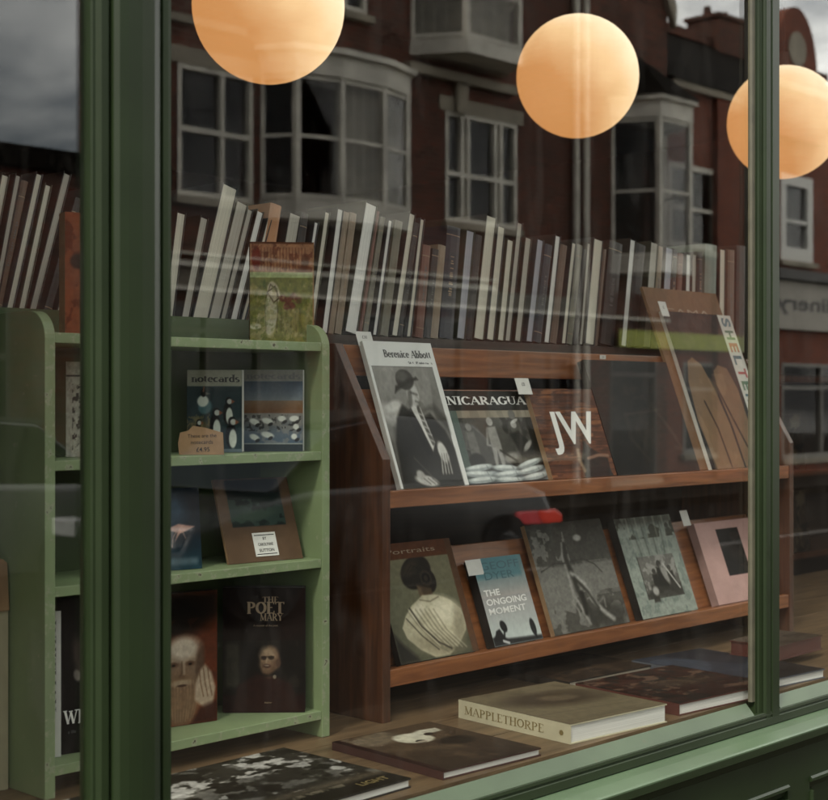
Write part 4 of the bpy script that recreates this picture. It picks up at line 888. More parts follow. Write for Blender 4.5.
# bag-like stand-in for an unclear brown shape, set on the cream book
bag = empty('brown_stand_in', 'folded brown bag-like stand-in lying over the tall cream book at the left edge', 'paper bag', loc=(1.17, 2.10, BED+.289))
b = MB(); b.prism([(-.07,.0),(.060,.0),(.056,.078),(.048,.084),(-.07,.090)], -.006, .034, 'y'); b.build('stand_in_body', M['kraft'], bag, bevel=.002)
b = MB(); b.prism([(-.066,.0905),(.046,.0848),(.042,.098),(-.066,.106)], -.002, .030, 'y'); b.build('folded_top', M['kraft'], bag, bevel=.001)

# ================================================================== flat books on the window bed
def flat(label, A, B_, C_, h, t, ink_fn, cover, page, base=BED, spine='left', w=None, d=None, **k):
    """A back-left, B front-left, C front-right corners of the top face, given as picture points"""
    hh = base+t
    a, b_, c_ = ONH(*A, hh), ONH(*B_, hh), ONH(*C_, hh)
    w = w or (c_-b_).length; d = d or (a-b_).length
    ink = ink_fn(w, d)
    return book(label, basis((b_.x, b_.y, hh+.0004), c_-b_, a-b_), w, d, t, ink, cover, page, spine=spine, **k), w, d
def art_bw(w, h):
    c = Ink(w, h, grey(.14), .0018); c.blotch(.50,grey(.36),7,9,.95,(0,.2,1,1),4,.12); c.blotch(.56,grey(.66),8,12,.9,(0,.25,1,1),5,.06); c.blotch(.58,grey(.05),9,9,.9,(0,.2,1,1))
    c.poly([(.02,.55),(.30,.42),(.5,.30),(.46,.24),(.2,.35),(0,.45)],grey(.52),.8,.03); c.rect(0,0,1,.2,grey(.06),1,.03); c.rect(.45,.17,1,.26,(.38,.34,.28),.6,.06); c.blotch(.5,(.45,.42,.36),10,60,.7,(.3,.14,.78,.18))
    c.noise(.25,40,40,3); return c
FR = ONH(411, 778, BED+.016); 
bw_w, bw_d = .47, .305
FL = FR-Vector((math.cos(R(1.5)), math.sin(R(1.5)), 0))*bw_w
bk = book('large black and white book lying flat in front of the green bookcase', basis((FL.x, FL.y, BED+.016), (math.cos(R(1.5)), math.sin(R(1.5)), 0), (-.03,1,0)), bw_w, bw_d, .0155, art_bw(bw_w, bw_d), M['black'], M['pagew'], spine='top')
lettering('title', sans('LIGHT', .024, bw_w*.88, bw_d*.10, bold=.02), M['inkgold'], bk)
def art_f2(w, h):
    c = Ink(w, h, (.20,.15,.11), .0015); c.grad(0,0,1,1,(.17,.13,.10),(.28,.22,.16)); c.blotch(.5,(.30,.24,.18),3,3,.6); c.ell(.28,.85,.24,.12,(.42,.37,.30),20,.9,.5); c.blotch(.55,(.5,.45,.38),10,10,.6,(.05,.7,.5,.98))
    c.ell(.52,.72,.16,.13,(.74,.72,.64),-20,1,.2); c.poly([(.50,.80),(.72,.86),(.88,.84),(.86,.76),(.66,.74),(.55,.68)],(.72,.70,.63),1,.03); c.ell(.50,.63,.045,.035,(.12,.09,.07),0,1,.3); c.ell(.50,.62,.06,.02,(.66,.62,.55),0,.9,.4); c.ell(.70,.74,.05,.03,(.15,.11,.09),30,1,.4); c.ell(.72,.50,.16,.10,(.10,.08,.06),10,.95,.5); c.line([(.2,.55),(.45,.45),(.6,.40)],.09,(.33,.27,.2),.7,.08); c.rect(0,0,.06,1,(.13,.05,.04),1,.02)
    c.noise(.18,24,24,3); return c
bk, w, d = flat('brown book with a black and white portrait lying flat, left of the thick white-paged book', (333,742), (443,772), (541,748), 0, .014, art_f2, mat('dark_maroon_cloth', (.045,.014,.011), .6), M['pagew'])
def art_map(w, h):
    c = Ink(w, h, (.40,.36,.28), .0016); c.blotch(.5,(.34,.30,.23),2,2,.7); c.ell(.52,.60,.40,.20,(.22,.18,.135),-12,.9,.7); c.ell(.58,.60,.16,.08,(.36,.31,.24),-12,.9,.5); c.ell(.76,.68,.2,.1,(.28,.24,.18),-20,.7,.8); c.line([(.05,.3),(.95,.2)],.01,(.25,.22,.17),.4,.02)
    for i in range(3): c.line([(.08+i*0,.10-i*.02),(.92,.10-i*.02)],.006,(.25,.22,.17),.5,.01)
    c.noise(.1,30,30,3); return c
bk, w, d = flat('thick cream book with MAPPLETHORPE on its spine, lying flat in front of the display bookcase', (456,700), (570.5,725), (667,704), 0, .036, art_map, mat('cream_book_cloth', (.50,.46,.32), .7, .08), M['pagew'])
sp = empty if False else None
me_v, me_f = serif('MAPPLETHORPE', .0155, 0, 0, width=d*.72, weight=.8)
lo = lettering('spine_title', (me_v, me_f), M['inkgold'], bk, z=0); lo.matrix_local = Matrix.Translation((-.0006, d*.58, -.018)) @ Matrix(((0,0,-1,0),(-1,0,0,0),(0,1,0,0),(0,0,0,1)))
b = MB(); b.tube((-.0007,d*.075,-.018),(-.0002,d*.075,-.018),.0055,n=6); b.build('spine_emblem', M['inkgold'], bk)
def art_red(w, h):
    c = Ink(w, h, (.13,.055,.04), .0018); c.blotch(.5,(.20,.09,.06),6,6,.8); c.blotch(.56,(.38,.30,.24),12,9,.8,(0,.1,1,1)); c.blotch(.58,(.06,.05,.045),8,8,.9); c.ell(.6,.5,.3,.12,(.20,.16,.12),0,.7,.8); c.noise(.2,20,20); return c
bk, w, d = flat('red-brown picture book lying flat between the thick cream book and the mullion', (591,681), (679,704), (775,683), 0, .024, art_red, mat('oxblood_cloth', (.085,.022,.016), .5), M['pagew'])
def art_blue(w, h):
    c = Ink(w, h, (.16,.18,.22), .002); c.blotch(.5,(.22,.25,.30),3,3,.8); c.poly([(.3,1),(.95,1),(1,.5),(.62,.45)],(.11,.12,.15),.8,.04); c.poly([(0,0),(1,0),(1,.35),(.4,.25)],(.12,.10,.09),.8,.06); c.noise(.15,20,20); return c
flat('blue-grey book with thick white pages lying flat behind the green mullion', (657,657), (757,683), (825,669), 0, .020, art_blue, mat('blue_grey_cloth', (.09,.10,.12), .6), M['pagew'])
def art_top(w, h):
    c = Ink(w, h, (.30,.26,.22), .0025); c.blotch(.5,(.22,.18,.15),4,4,.8); c.noise(.1,20,20); return c
RB = BED+.0208
book('thick oxblood book lying on the blue-grey one behind the right-hand pane', basis((3.02, 1.735, RB+.034), (1,.03,0), (-.03,1,0)), .22, .13, .0338, art_top(.22,.13), mat('oxblood_cloth', (.085,.022,.016), .5), MATS['oxblood_cloth'], spine='bottom')
def art_blk(w, h):
    c = Ink(w, h, (.17,.13,.10), .0025); c.blotch(.5,(.28,.22,.16),5,5,.6); c.blotch(.6,(.08,.06,.05),8,8,.8); c.noise(.2,20,20); return c
book('dark patterned book lying flat beneath the lower ledge, behind the red-brown picture book', basis((2.50, 1.945, BED+.0165), (1,-.05,0), (.05,1,0)), .30, .22, .016, art_blk(.30,.22), M['black'], M['page'])
# ================================================================== the long row of upright books
# (bottom px, top px, top py, width px, colour key)
CK = {'cream': ((.70,.66,.54), 'cream'), 'white': ((.84,.83,.77), 'white'), 'grey': ((.50,.47,.40), 'grey'), 'lav': ((.42,.42,.46), 'lilac-grey'), 'tan': ((.25,.19,.13), 'tan'),
      'brown': ((.12,.075,.05), 'brown'), 'red': ((.16,.07,.05), 'red-brown'), 'orange': ((.42,.20,.09), 'orange'), 'dark': ((.022,.019,.018), 'black'), 'navy': ((.018,.02,.03), 'navy blue'), 'sage': ((.20,.23,.19), 'sage green'),
      'olive': ((.16,.15,.11), 'olive brown')}
LEFT = [(-22,6,175,9,'cream'),(-8,19,175,7,'grey'),(-3,26,182,7,'brown'),(8,40,174,8,'cream'),(20,49,185,8,'cream'),(31,68,174,9,'grey'),(46,80,200,8,'dark'),(58,90,190,7,'cream')]
MID = [(168,182,213,10,'cream'),(184,205,218,9,'grey'),(199,231,188,17,'cream'),(213,243,204,13,'grey'),(221,251,210,7,'grey'),(232,261,212,8,'white'),(241,270,220,5,'cream'),(258,277,206,12,'orange'),(276,296,215,13,'grey'),(290,306,214,8,'dark'),
       (300,317,222,5,'white'),(311,328,212,6,'cream'),(325,341,209,7,'white'),(331.5,347.5,213,6,'tan'),(339,354.5,214,7,'tan'),(351,372,205,13,'white'),(361,379,212,3,'red'),(366,384,218,5,'olive'),(375,391,220,5,'white'),(385,400,222,8,'olive'),
       (395,413,214,7,'cream'),(401,418,224,5,'dark'),(409,423,219,5,'cream'),(420,428,246,8,'red'),(428,437,250,7,'dark'),(435,443,246,8,'tan'),(447,455,228,14,'navy'),(461,471,231,9,'lav'),(470,480,236,7,'dark'),(479,492,217,11,'cream'),(490.5,502,227,8,'cream'),
       (501,511,240,7,'cream'),(508,520.5,223,6,'grey'),(518,529,238,7,'grey'),(529.5,541,240,7,'lav'),(538,550,246,8,'navy'),(547,558.5,236,6,'white'),(554,565,246,7,'brown'),(564,574.5,243,5,'cream'),(570,581,246,6,'olive'),(576,586,250,5,'dark'),(581.5,589.5,243,4,'grey'),(590,599,240,10,'cream'),
       (597,606,250,3,'brown'),(608,617,244,14,'dark'),(624,633.5,240,6,'white'),(632,642,246,10,'dark'),(647,655,243,8,'grey'),(655,661,247,6,'tan'),(664,670,248,8,'lav'),(671,676,250,5,'dark'),(677,682,254,5,'red'),(687,689,254,5,'white'),(693,695,254,5,'grey'),(700,701,252,5,'dark'),(710,712,245,12,'sage'),(722,723,249,6,'cream'),(731,732,250,7,'brown'),(741,742,246,9,'dark')]
ORD = ['first','second','third','fourth','fifth','sixth','seventh','eighth','ninth','tenth','eleventh','twelfth','thirteenth','fourteenth','fifteenth','sixteenth','seventeenth','eighteenth','nineteenth','twentieth','twenty-first','twenty-second','twenty-third','twenty-fourth','twenty-fifth','twenty-sixth','twenty-seventh','twenty-eighth','twenty-ninth','thirtieth']
def upright(bp, tp, ty, wp, key, label, i, yoff=0):
    Y = YU+.004+yoff; h0 = CTOP+.0004
    xb, xt = XY(bp, Y), XY(tp, Y); ht = HT(tp, ty, Y)-h0
    w = abs(XY(bp+wp/2, Y)-XY(bp-wp/2, Y))*.96
    lean = math.atan2(xt-xb, ht); w *= math.cos(lean); L = ht/math.cos(lean)
    col, _ = CK[key]; dp = .19+.03*((i*7) % 5)/4
    pale = key in ('cream', 'white', 'grey', 'lav')
    # local: x thickness, y depth into the shop, z height; lean in the shop-front plane, resting on the lower right arris
    Mx = Matrix.Translation((xb, Y, h0+abs(math.sin(lean))*w/2+.0002)) @ Matrix.Rotation(lean, 4, 'Y')
    e = empty('upright_book', label, 'book', M=Mx, group='upright books in the long row on top')
    cm = mat('jacket_'+key, tuple(c*.55 for c in col) if pale else col, .5, .25, 12)
    jk = [mat('jacket_black', (.02,.018,.017), .5, .3, 20), mat('jacket_umber', (.03,.02,.013), .5, .3, 20), mat('jacket_slate', (.035,.036,.038), .5, .3, 20), mat('jacket_moss', (.045,.045,.03), .55, .2, 20)][(i*5) % 4]
    bd = min(.0016, w*.16)
    b = MB(); 
    if pale:     # fore-edge to the street: boards either side, pages recessed a little
        b.box(-w/2, 0, 0, -w/2+bd, dp, L); b.box(w/2-bd, 0, 0, w/2, dp, L); b.box(-w/2+bd, dp-bd, 0, w/2-bd, dp, L); b.build('cover', jk, e)
        p = MB(); p.box(-w/2+bd+.0001, .003, .003, w/2-bd-.0001, dp-bd, L-.003)
        p.build('page_block', pagemat('page_edges_'+key, col, 0, 1400), e)
    else:        # spine to the street, slightly rounded
        b.prism([(-w/2,.003),(-w/4,.0005),(w/4,.0005),(w/2,.003),(w/2,dp),(w/2-bd,dp),(w/2-bd,.005),(-w/2+bd,.005),(-w/2+bd,dp),(-w/2,dp)], 0, L, 'z'); b.build('cover', cm, e)
        p = MB(); p.box(-w/2+bd+.0001, .0052, .003, w/2-bd-.0001, dp-.003, L-.003); p.build('page_block', pagemat('page_edges_cream', CK['cream'][0], 0, 1400), e)
        if w > .012 and i % 3 != 1:
            f = MB()
            for z in ((.10, .88) if i % 2 else (.92,)): f.prism([(-w/2-.0002,.0029),(-w/4,.0002),(w/4,.0002),(w/2+.0002,.0029),(w/2,.0035),(-w/2,.0035)], L*z, L*z+.0015, 'z')
            f.build('spine_band', M['inktan'], e)
            f = MB(); rg = random.Random(i); z = L*.38; zz = L*(.55+.25*rg.random())
            while z < zz:
                s = rg.uniform(.0012, .0036); q0 = -w*rg.uniform(.10,.15); f.box(q0, -.0001, z, -q0*rg.uniform(.5,1), .0004, z+s); z += s+rg.uniform(.0014, .003)+(.006 if rg.random() < .15 else 0)
            f.build('spine_lettering', M['inktan'] if i % 4 == 2 else M['inkgrey'], e)
    return e
for i, s in enumerate(LEFT):
    upright(*s, f"strongly leaning {CK[s[4]][1]} book, {ORD[i]} from the left in the row behind the left-hand pane", i+3)
segs = [(0, 10, 'from the pilaster in the row above the green bookcase'), (10, 26, 'right of the old picture book in the top row'), (26, 27, ''), (27, 41, 'right of the thick navy book in the top row'), (41, 42, ''), (42, 99, 'right of the thick cream book above the almost black cover')]
for i, s in enumerate(MID):
    for a, bb, where in segs:
        if a <= i < bb: lab = f"{'thin ' if s[3] < 7 else 'thick ' if s[3] > 9 else ''}{CK[s[4]][1]} {'leaning ' if s[1]-s[0] > 14 else ''}book, {ORD[i-a]} {where}"
    if i == 26: lab = 'thick navy blue book in the top row, above the NICARAGUA cover'
    if i == 41: lab = 'thick cream book in the top row, directly above the almost black cover'
    upright(*s, lab, i)
# sage book's little white spine label, seen low on its spine

# ================================================================== dim shelving behind the right-hand pane
M['dimcloth'] = mat('faded_linen', (.20,.15,.10), .9, .3, 8)
rs = empty('rear_bookcase', 'dim dark bookcase deep in the shop behind the right-hand pane', 'bookcase', loc=(0,0,0))
RXa, RXb, RY = 5.05, 7.2, 3.1
for x in (RXa, RXb): MB().box(x, RY, .03, x+.03, RY+.35, 1.62).build('side_panel', M['darkwood'], rs)
for z in (.45, .85, 1.20, 1.60): MB().box(RXa+.0305, RY, z-.025, RXb-.0005, RY+.34, z).build('shelf', M['brownv'], rs)
MB().box(RXa+.0305, RY+.341, .03, RXb-.0005, RY+.355, 1.62).build('back_panel', M['darkwood'], rs)
def art_dim(w, h):
    c = Ink(w, h, (.16,.13,.10), .004); c.blotch(.5,(.30,.26,.2),5,5,.8); c.blotch(.6,(.05,.045,.04),6,6,.9); return c
for i, (x, z, w, h, lab) in enumerate(((5.12,1.2005,.20,.27,'dim book with a mottled cover on the upper shelf of the rear bookcase'),(5.42,1.2005,.24,.24,'wider dim book beside it on the upper shelf of the rear bookcase'),(5.12,.8505,.26,.20,'dim landscape-format book on the lower shelf of the rear bookcase'),(5.50,.8505,.2,.26,'tall dim book on the lower shelf of the rear bookcase'))):
    book(lab, basis((x, RY+.02, z), (1,0,0), (0,.12,1)), w, h, .02, art_dim(w, h), M['black'], M['page'], spine='left')

# ================================================================== across the street
TR = mat('weathered_white_joinery', (.74,.70,.60), .6, .25, 3)
STN = mat('pale_stone_trim', (.34,.30,.23), .85, .25, 2)
WG = glassmat('house_window_glass', .014, (.85,.85,.85)); 
DK = mat('dark_room', (.012,.010,.009), .9, .2)
CUR = mat('net_curtain', (.50,.47,.38), .9, .25, (5))
SLT = MATS['dark_slate']
YR_ = 3.2-YV                               # facade plane (faces +Y)
def house(label, loc=(0,0,0)): return empty('brick_house', label, 'house', loc=loc, group='houses across the street')
def sash(parent, x0, x1, z0, z1, zt, y=YR_, mull=(), fr=.055, frame_m=None, curtain=False, sillm=None, bars=(), dep=.10):
    """sash window set in the wall: frame, panes, stone sill; facing +Y"""
    fm = frame_m or TR; b = MB()
    b.box(x0, y-dep, z0, x0+fr, y+.02, z1); b.box(x1-fr, y-dep, z0, x1, y+.02, z1)
    b.box(x0+fr, y-dep, z1-fr, x1-fr, y+.018, z1); b.box(x0+fr, y-dep, z0, x1-fr, y+.018, z0+fr*1.3)
    b.box(x0+fr, y-dep+.01, zt-.035, x1-fr, y+.012, zt+.035)
    for m_ in mull: b.box(m_-fr*.55, y-dep+.005, z0+fr*1.3, m_+fr*.55, y+.015, zt-.0351); b.box(m_-fr*.55, y-dep+.005, zt+.0351, m_+fr*.55, y+.015, z1-fr)
    f = b.build('window_frame', fm, parent)
    p = MB(); p.box(x0+fr*.5, y-.06, z0+fr*.5, x1-fr*.5, y-.05, z1-fr*.5); p.build('pane', WG, f)
    p = MB(); p.box(x0, y-.30, z0, x1, y-.28, z1); p.build('dark_recess', CUR if curtain else DK, f)
    s = MB(); s.box(x0-.08, y-.02, z0-.10, x1+.08, y+.11, z0-.001); s.build('window_sill', STN, f)
    return f
def wall_with_holes(parent, x0, x1, z0, z1, holes, m, y=YR_, th=.30, name='wall'):
    b = MB(); xs = sorted({x0, x1}|{h[0] for h in holes}|{h[1] for h in holes}); zs = sorted({z0, z1}|{h[2] for h in holes}|{h[3] for h in holes})
    for i in range(len(xs)-1):
        j = 0
        while j < len(zs)-1:
            cx = (xs[i]+xs[i+1])/2
            def solid(j): 
                cz = (zs[j]+zs[j+1])/2
                return not any(h[0] < cx < h[1] and h[2] < cz < h[3] for h in holes)
            if solid(j):
                k = j
                while k < len(zs)-1 and solid(k): k += 1
                b.box(xs[i], y-th, zs[j], xs[i+1], y, zs[k]); j = k
            else: j += 1
    return b.build(name, m, parent)
def rect_at(pl, pr, pt, pb, yv=YV):
    pc = (pl+pr)/2; return (RX(pl, yv), RX(pr, yv), RH(pc, pb, yv), RH(pc, pt, yv))

# ---- main red brick house with the bow window
hA = house('large dark red brick house with bow window and white oriel across the street')
A0, A1 = 11.03, RX(667)
AD = 15.6      # the deep rear part of the house starts here
AT = 8.6
w1 = rect_at(177, 252, 70, 200); w3 = rect_at(445, 516, 118, 226); w5 = rect_at(343, 366, -60, 14)
bow = rect_at(262, 398, 89, 209); tur = rect_at(612, 664, 126, 262); ori = rect_at(412, 502, -60, 52)
g0 = .6
shopholes = [(10.8, 13.4, .6, 2.75), (13.9, 16.6, .6, 2.75), (17.2, 19.6, .6, 2.3), (20.4, 21.8, .1, 2.3)]
wall_with_holes(hA, A0, A1, 0, AT, [w1, w3, w5, bow, tur, ori]+shopholes, M['brick'])
sash(hA, *w1, RH(214, 133), mull=(RX(222),), fr=.06)
sash(hA, *w3, RH(480, 178), mull=(RX(462), RX(468), RX(495), RX(501)), fr=.06)
sash(hA, *w5, w5[2]+.9, mull=(), fr=.07)
for s in shopholes: sash(hA, *s, s[3]-.35, mull=tuple(s[0]+(s[1]-s[0])*k/3 for k in (1, 2)) if s[1]-s[0] > 2 else (), fr=.05, frame_m=mat('shop_joinery', (.10,.085,.07), .6))
def bay(x0, x1, z0, z1, zt, dep, n, name='bay_window', mul=.07, curtain=(), cornice=.32, roof=None, base=.25, bow_=True, fm=None):
    """projecting window: bow (arc) or canted plan, made of posts, transoms, glass and a cornice"""
    fm = fm or TR; cx = (x0+x1)/2; hw = (x1-x0)/2
    if bow_: pts = [(cx-hw*math.cos(math.pi*i/n), YR_+dep*math.sin(math.pi*i/n)**.75) for i in range(n+1)]
    else: pts = [(x0, YR_), (x0+hw*.42, YR_+dep), (x1-hw*.42, YR_+dep), (x1, YR_)]
    e = MB()
    def ring(z_0, z_1, grow, th):
        o = [(cx+(p[0]-cx)*(1+grow/hw), YR_-.0+(p[1]-YR_)*(1+grow/dep)+.002) for p in pts]
        e.prism(o, z_0, z_1, 'z')
    ring(z0-base, z0, .05, 0); ring(z1, z1+cornice, .06, 0); ring(z1+cornice, z1+cornice+.08, .14, 0)
    q = e.build(name, fm, hA)
    f = MB()
    for i, p in enumerate(pts):
        r = mul*.5 if i not in (0, len(pts)-1) else mul*.4
        f.tube((p[0], p[1], z0+.001), (p[0], p[1], z1-.001), r, n=4)
    for (p, p2) in zip(pts[:-1], pts[1:]):
        for z, r in ((zt, .035), (z0+.05, .045), (z1-.04, .04)):
            f.tube((p[0], p[1], z), (p2[0], p2[1], z), r, n=4)
    f.build('window_frame', fm, q)
    gl = MB()
    for (p, p2) in zip(pts[:-1], pts[1:]):
        d = Vector((p2[0]-p[0], p2[1]-p[1])).normalized(); nx, ny = d.y*.008, -d.x*.008
        gl.prism([(p[0], p[1]), (p2[0], p2[1]), (p2[0]-nx, p2[1]-ny), (p[0]-nx, p[1]-ny)], z0+.05, z1-.05, 'z')
    gl.build('pane', WG, q)
    k = MB()
    for i, (p, p2) in enumerate(zip(pts[:-1], pts[1:])):
        inset = lambda t: (cx+(t[0]-cx)*.93, YR_+(t[1]-YR_)*.85-.03)
        a, b_ = inset(p), inset(p2)
        if i in curtain:
            m_ = 8
            for j in range(m_):      # pleated net
                s0, s1 = j/m_, (j+1)/m_; off = .02*(1 if j % 2 else -1)
                k.prism([(a[0]+(b_[0]-a[0])*s0, a[1]+(b_[1]-a[1])*s0+off), (a[0]+(b_[0]-a[0])*s1, a[1]+(b_[1]-a[1])*s1-off), (a[0]+(b_[0]-a[0])*s1, a[1]+(b_[1]-a[1])*s1-off-.01), (a[0]+(b_[0]-a[0])*s0, a[1]+(b_[1]-a[1])*s0+off-.01)], z0, z1, 'z')
    if k.v: k.build('curtain', CUR, q)
    return q
bay(bow[0], bow[1], bow[2], bow[3], RH(330, 148), .62, 5, mul=.12, curtain=(2, 3), cornice=.30)
q = bay(tur[0], tur[1], tur[2], tur[3], RH(640, 197), .75, 0, mul=.13, cornice=.30, bow_=False)
t = MB(); cx = (tur[0]+tur[1])/2; hw = (tur[1]-tur[0])/2+.25; zt = tur[3]+.38
bp = [(cx-hw, YR_), (cx-hw*.5, YR_+.95), (cx+hw*.5, YR_+.95), (cx+hw, YR_)]
t.add([(p[0], p[1], zt) for p in bp]+[(cx, YR_, zt+.85)], [(0,1,4),(1,2,4),(2,3,4),(3,2,1,0),(3,0,4)]); t.build('turret_roof', SLT, hA)
bay(ori[0], ori[1], ori[2], ori[3], ori[2]+.75, .7, 0, mul=.12, cornice=.2, bow_=False, curtain=(0, 1, 2), base=.22)
# brackets, strings, lintels
b = MB()
for w_ in (w1, w3): b.box(w_[0]-.15, YR_+.001, w_[3]+.0, w_[1]+.15, YR_+.03, w_[3]+.22)
b.box(A0, YR_+.001, 6.32, bow[0]-.3, YR_+.05, 6.42); b.box(ori[0]-.2, YR_+.001, ori[2]-.5, ori[1]+.2, YR_+.16, ori[2]-.36); b.box((ori[0]+ori[1])/2-.12, YR_+.001, ori[2]-.95, (ori[0]+ori[1])/2+.12, YR_+.10, ori[2]-.51)
b.build('stone_trim', STN, hA)
# shop fascia strip along the ground floor
b = MB(); b.box(A0, YR_+.001, 2.95, 19.9, YR_+.10, 3.2); b.build('shop_fascia', mat('dull_cream_fascia', (.14,.12,.09), .7, .2, 3), hA)
for z0_, z1_, xe in ((3.205,3.27,17.2),(3.36,3.385,17.2),(2.90,2.945,22.0)):
    MB().box(A0, YR_+.0012, z0_, xe, YR_+.17, z1_).build('fascia_moulding', TR, hA)
b = MB(); b.box(RX(612), YR_+.125, 2.42, RX(757), YR_+.16, 2.72); b.build('lime_fascia', mat('lime_green_sign', (.42,.46,.05), .5, .15, 3), hA)
for px in (572, 582):
    b = MB(); b.tube((RX(px), YR_+.09, .1), (RX(px), YR_+.09, 8.3), .055, n=10); b.build('drainpipe', TR, hA)
# gable over the turret bay and main roof
b = MB(); gl_, gr_ = RX(560), A1; gm = (gl_+gr_)/2-.15
b.prism([(gl_,AT+.001),(gr_,AT-.15+.151),(gm,AT+3.0)], YR_-.30, YR_, 'y'); b.build('gable', M['brick'], hA)
b = MB(); th = .30
b.prism([(gr_+.12,AT-.35),(gm,AT+3.0),(gm,AT+3.45),(gr_+.15,AT+.05)], YR_+.0005, YR_+.12, 'y'); b.prism([(gl_-.35,AT-.3),(gm-.001,AT+3.0),(gm-.001,AT+3.35),(gl_-.38,AT-.1)], YR_+.0005, YR_+.12, 'y'); b.build('bargeboard', STN, hA)
b = MB(); b.prism([(YR_+.3,AT+.01),(YR_-4,AT+3.4),(YR_-8.3,AT+.01)], AD-.1, gl_-.4, 'x'); b.box(A0-.05, YR_-2.0, AT+.001, AD-.15, YR_+.1, AT+.12); b.prism([(gl_-.3,AT),(gm,AT+3.3),(gr_+.12,AT+.1)], YR_-8, YR_-.31, 'y'); b.build('roof', SLT, hA)
b = MB(); b.box(A0, YR_-1.7, 0, A0+.3, YR_-.301, AT); b.box(A0, YR_-2.0, 0, AD-.001, YR_-1.701, AT); b.box(AD, YR_-8, 0, AD+.3, YR_-.301, AT); b.box(A1-.3, YR_-8, 0, A1, YR_-.301, AT); b.box(AD, YR_-8.3, 0, A1, YR_-8.001, AT); b.build('rear_wall', M['brick'], hA)
b = MB(); b.box(16.2, YR_-4.6, AT+2.6, 17.8, YR_-3.8, AT+4.8); 
for k in range(4): b.tube((16.45+k*.36, YR_-4.2, AT+4.8), (16.45+k*.36, YR_-4.2, AT+5.3), .12, .10, 10)
b.build('chimney', M['brick'], hA)

# ---- redder house with slate roof, chimneys and curved gable
M['brickr'] = brickmat('orange_red_brick', (.26,.065,.030), (.19,.05,.026), (.12,.09,.07))
hB = house('brighter red brick house with slate roof and curved gable across the street')
B0, B1 = A1+.01, 36.0
BT = 7.25
v1 = rect_at(668, 717, 166, 250); v2 = rect_at(780, 812, 176, 262); v3 = rect_at(830, 850, 176, 262)
bh = [(B0+.5, 25.4, .5, 2.2), (26.2, 29.5, .3, 2.25), (29.9, 34.5, .3, 2.25)]
wall_with_holes(hB, B0, B1, 0, BT, [v1, v2, v3]+bh, M['brickr'])
sash(hB, *v1, RH(690, 209), mull=(RX(690),), fr=.10); sash(hB, *v2, RH(796, 222), mull=(), fr=.22, frame_m=mat('bright_white_joinery', (.72,.70,.64), .5)); sash(hB, *v3, RH(840, 222), fr=.2, frame_m=MATS['bright_white_joinery'])
for s in bh: sash(hB, *s, s[3]-.5, mull=(s[0]+(s[1]-s[0])/2,), fr=.07, frame_m=mat('grey_shop_joinery', (.25,.24,.21), .6))
b = MB(); b.box(RX(772), YR_+.001, 2.93, B1, YR_+.14, 3.9); sg = b.build('shop_sign', mat('cream_sign_board', (.40,.37,.31), .6, .1, 2), hB)
b = MB(); b.box(RX(766), YR_+.001, 3.92, B1, YR_+.30, 4.12); b.build('sign_cornice', mat('dark_fascia_paint', (.03,.025,.02), .5), hB)
vs, fs = sans('millinery', .42, 0, 0, width=3.4, bold=.02)
me = bpy.data.meshes.new('sign_lettering'); me.from_pydata([(RX(812)-v[0], YR_+.142, 3.42+v[1]) for v in vs], [], fs); so = bpy.data.objects.new('sign_lettering', me); COL.objects.link(so); me.materials.append(M['ink']); so.parent = sg
b = MB(); b.box(B0, YR_+.001, BT-.05, 28.9, YR_+.16, BT+.08); b.build('gutter', STN, hB)
b = MB(); b.prism([(YR_+.2,BT+.081),(YR_-4.4,10.15),(YR_-9,BT+.081)], B0, B1, 'x'); b.build('roof', SLT, hB)
b = MB(); b.box(B0, YR_-4.6, 10.07, B1, YR_-4.2, 10.3); b.build('ridge_tiles', M['brick'], hB)
for X, w_ in ((XY(701, 19.5), 2.6), (33.0, 1.6)):
    b = MB(); b.box(X, YR_-4.9, 9.5, X+w_, YR_-4.0, 10.75); b.box(X-.06, YR_-4.96, 10.75, X+w_+.06, YR_-3.94, 10.85)
    for k in range(3): b.tube((X+.2+k*w_*.3, YR_-4.45, 10.85), (X+.2+k*w_*.3, YR_-4.45, 11.1), .11, .09, 10)
    b.build('chimney', M['brick'], hB)
# curved gable
gx0_, gx1_ = RX(762), RX(806); gc_ = (gx0_+gx1_)/2; gw_ = (gx1_-gx0_)/2
z0_ = BT-.5; zs_ = 8.1
poly = [(gx0_-.35, z0_), (gx1_+.35, z0_), (gx1_+.32, zs_-.4), (gx1_, zs_-.15)]+[(gc_+gw_*.95*math.cos(R(a)), zs_+1.3*math.sin(R(a))) for a in range(0, 181, 10)]+[(gx0_, zs_-.15), (gx0_-.32, zs_-.4)]
b = MB(); b.prism(poly, YR_+.001, YR_+.28, 'y'); b.build('curved_gable', M['brickr'], hB)
b = MB(); b.prism([(gx0_-.40, zs_-.42), (gx1_+.40, zs_-.42), (gx1_+.40, zs_-.27), (gx0_-.40, zs_-.27)], YR_+.2805, YR_+.36, 'y'); b.tube((gc_, YR_+.281, zs_+.45), (gc_, YR_+.30, zs_+.45), .35, n=20); b.build('gable_trim', STN, hB)
for X in (RX(728), 31.5):
    b = MB(); b.box(X-.55, YR_+.001, 0, X+.45, YR_+.12, BT-.06); b.build('pier', M['brickr'], hB)
b = MB(); b.box(B1-.3, YR_-8.7, 0, B1, YR_-.301, BT); b.box(B0, YR_-9, 0, B1, YR_-8.701, BT); b.build('rear_wall', M['brickr'], hB)

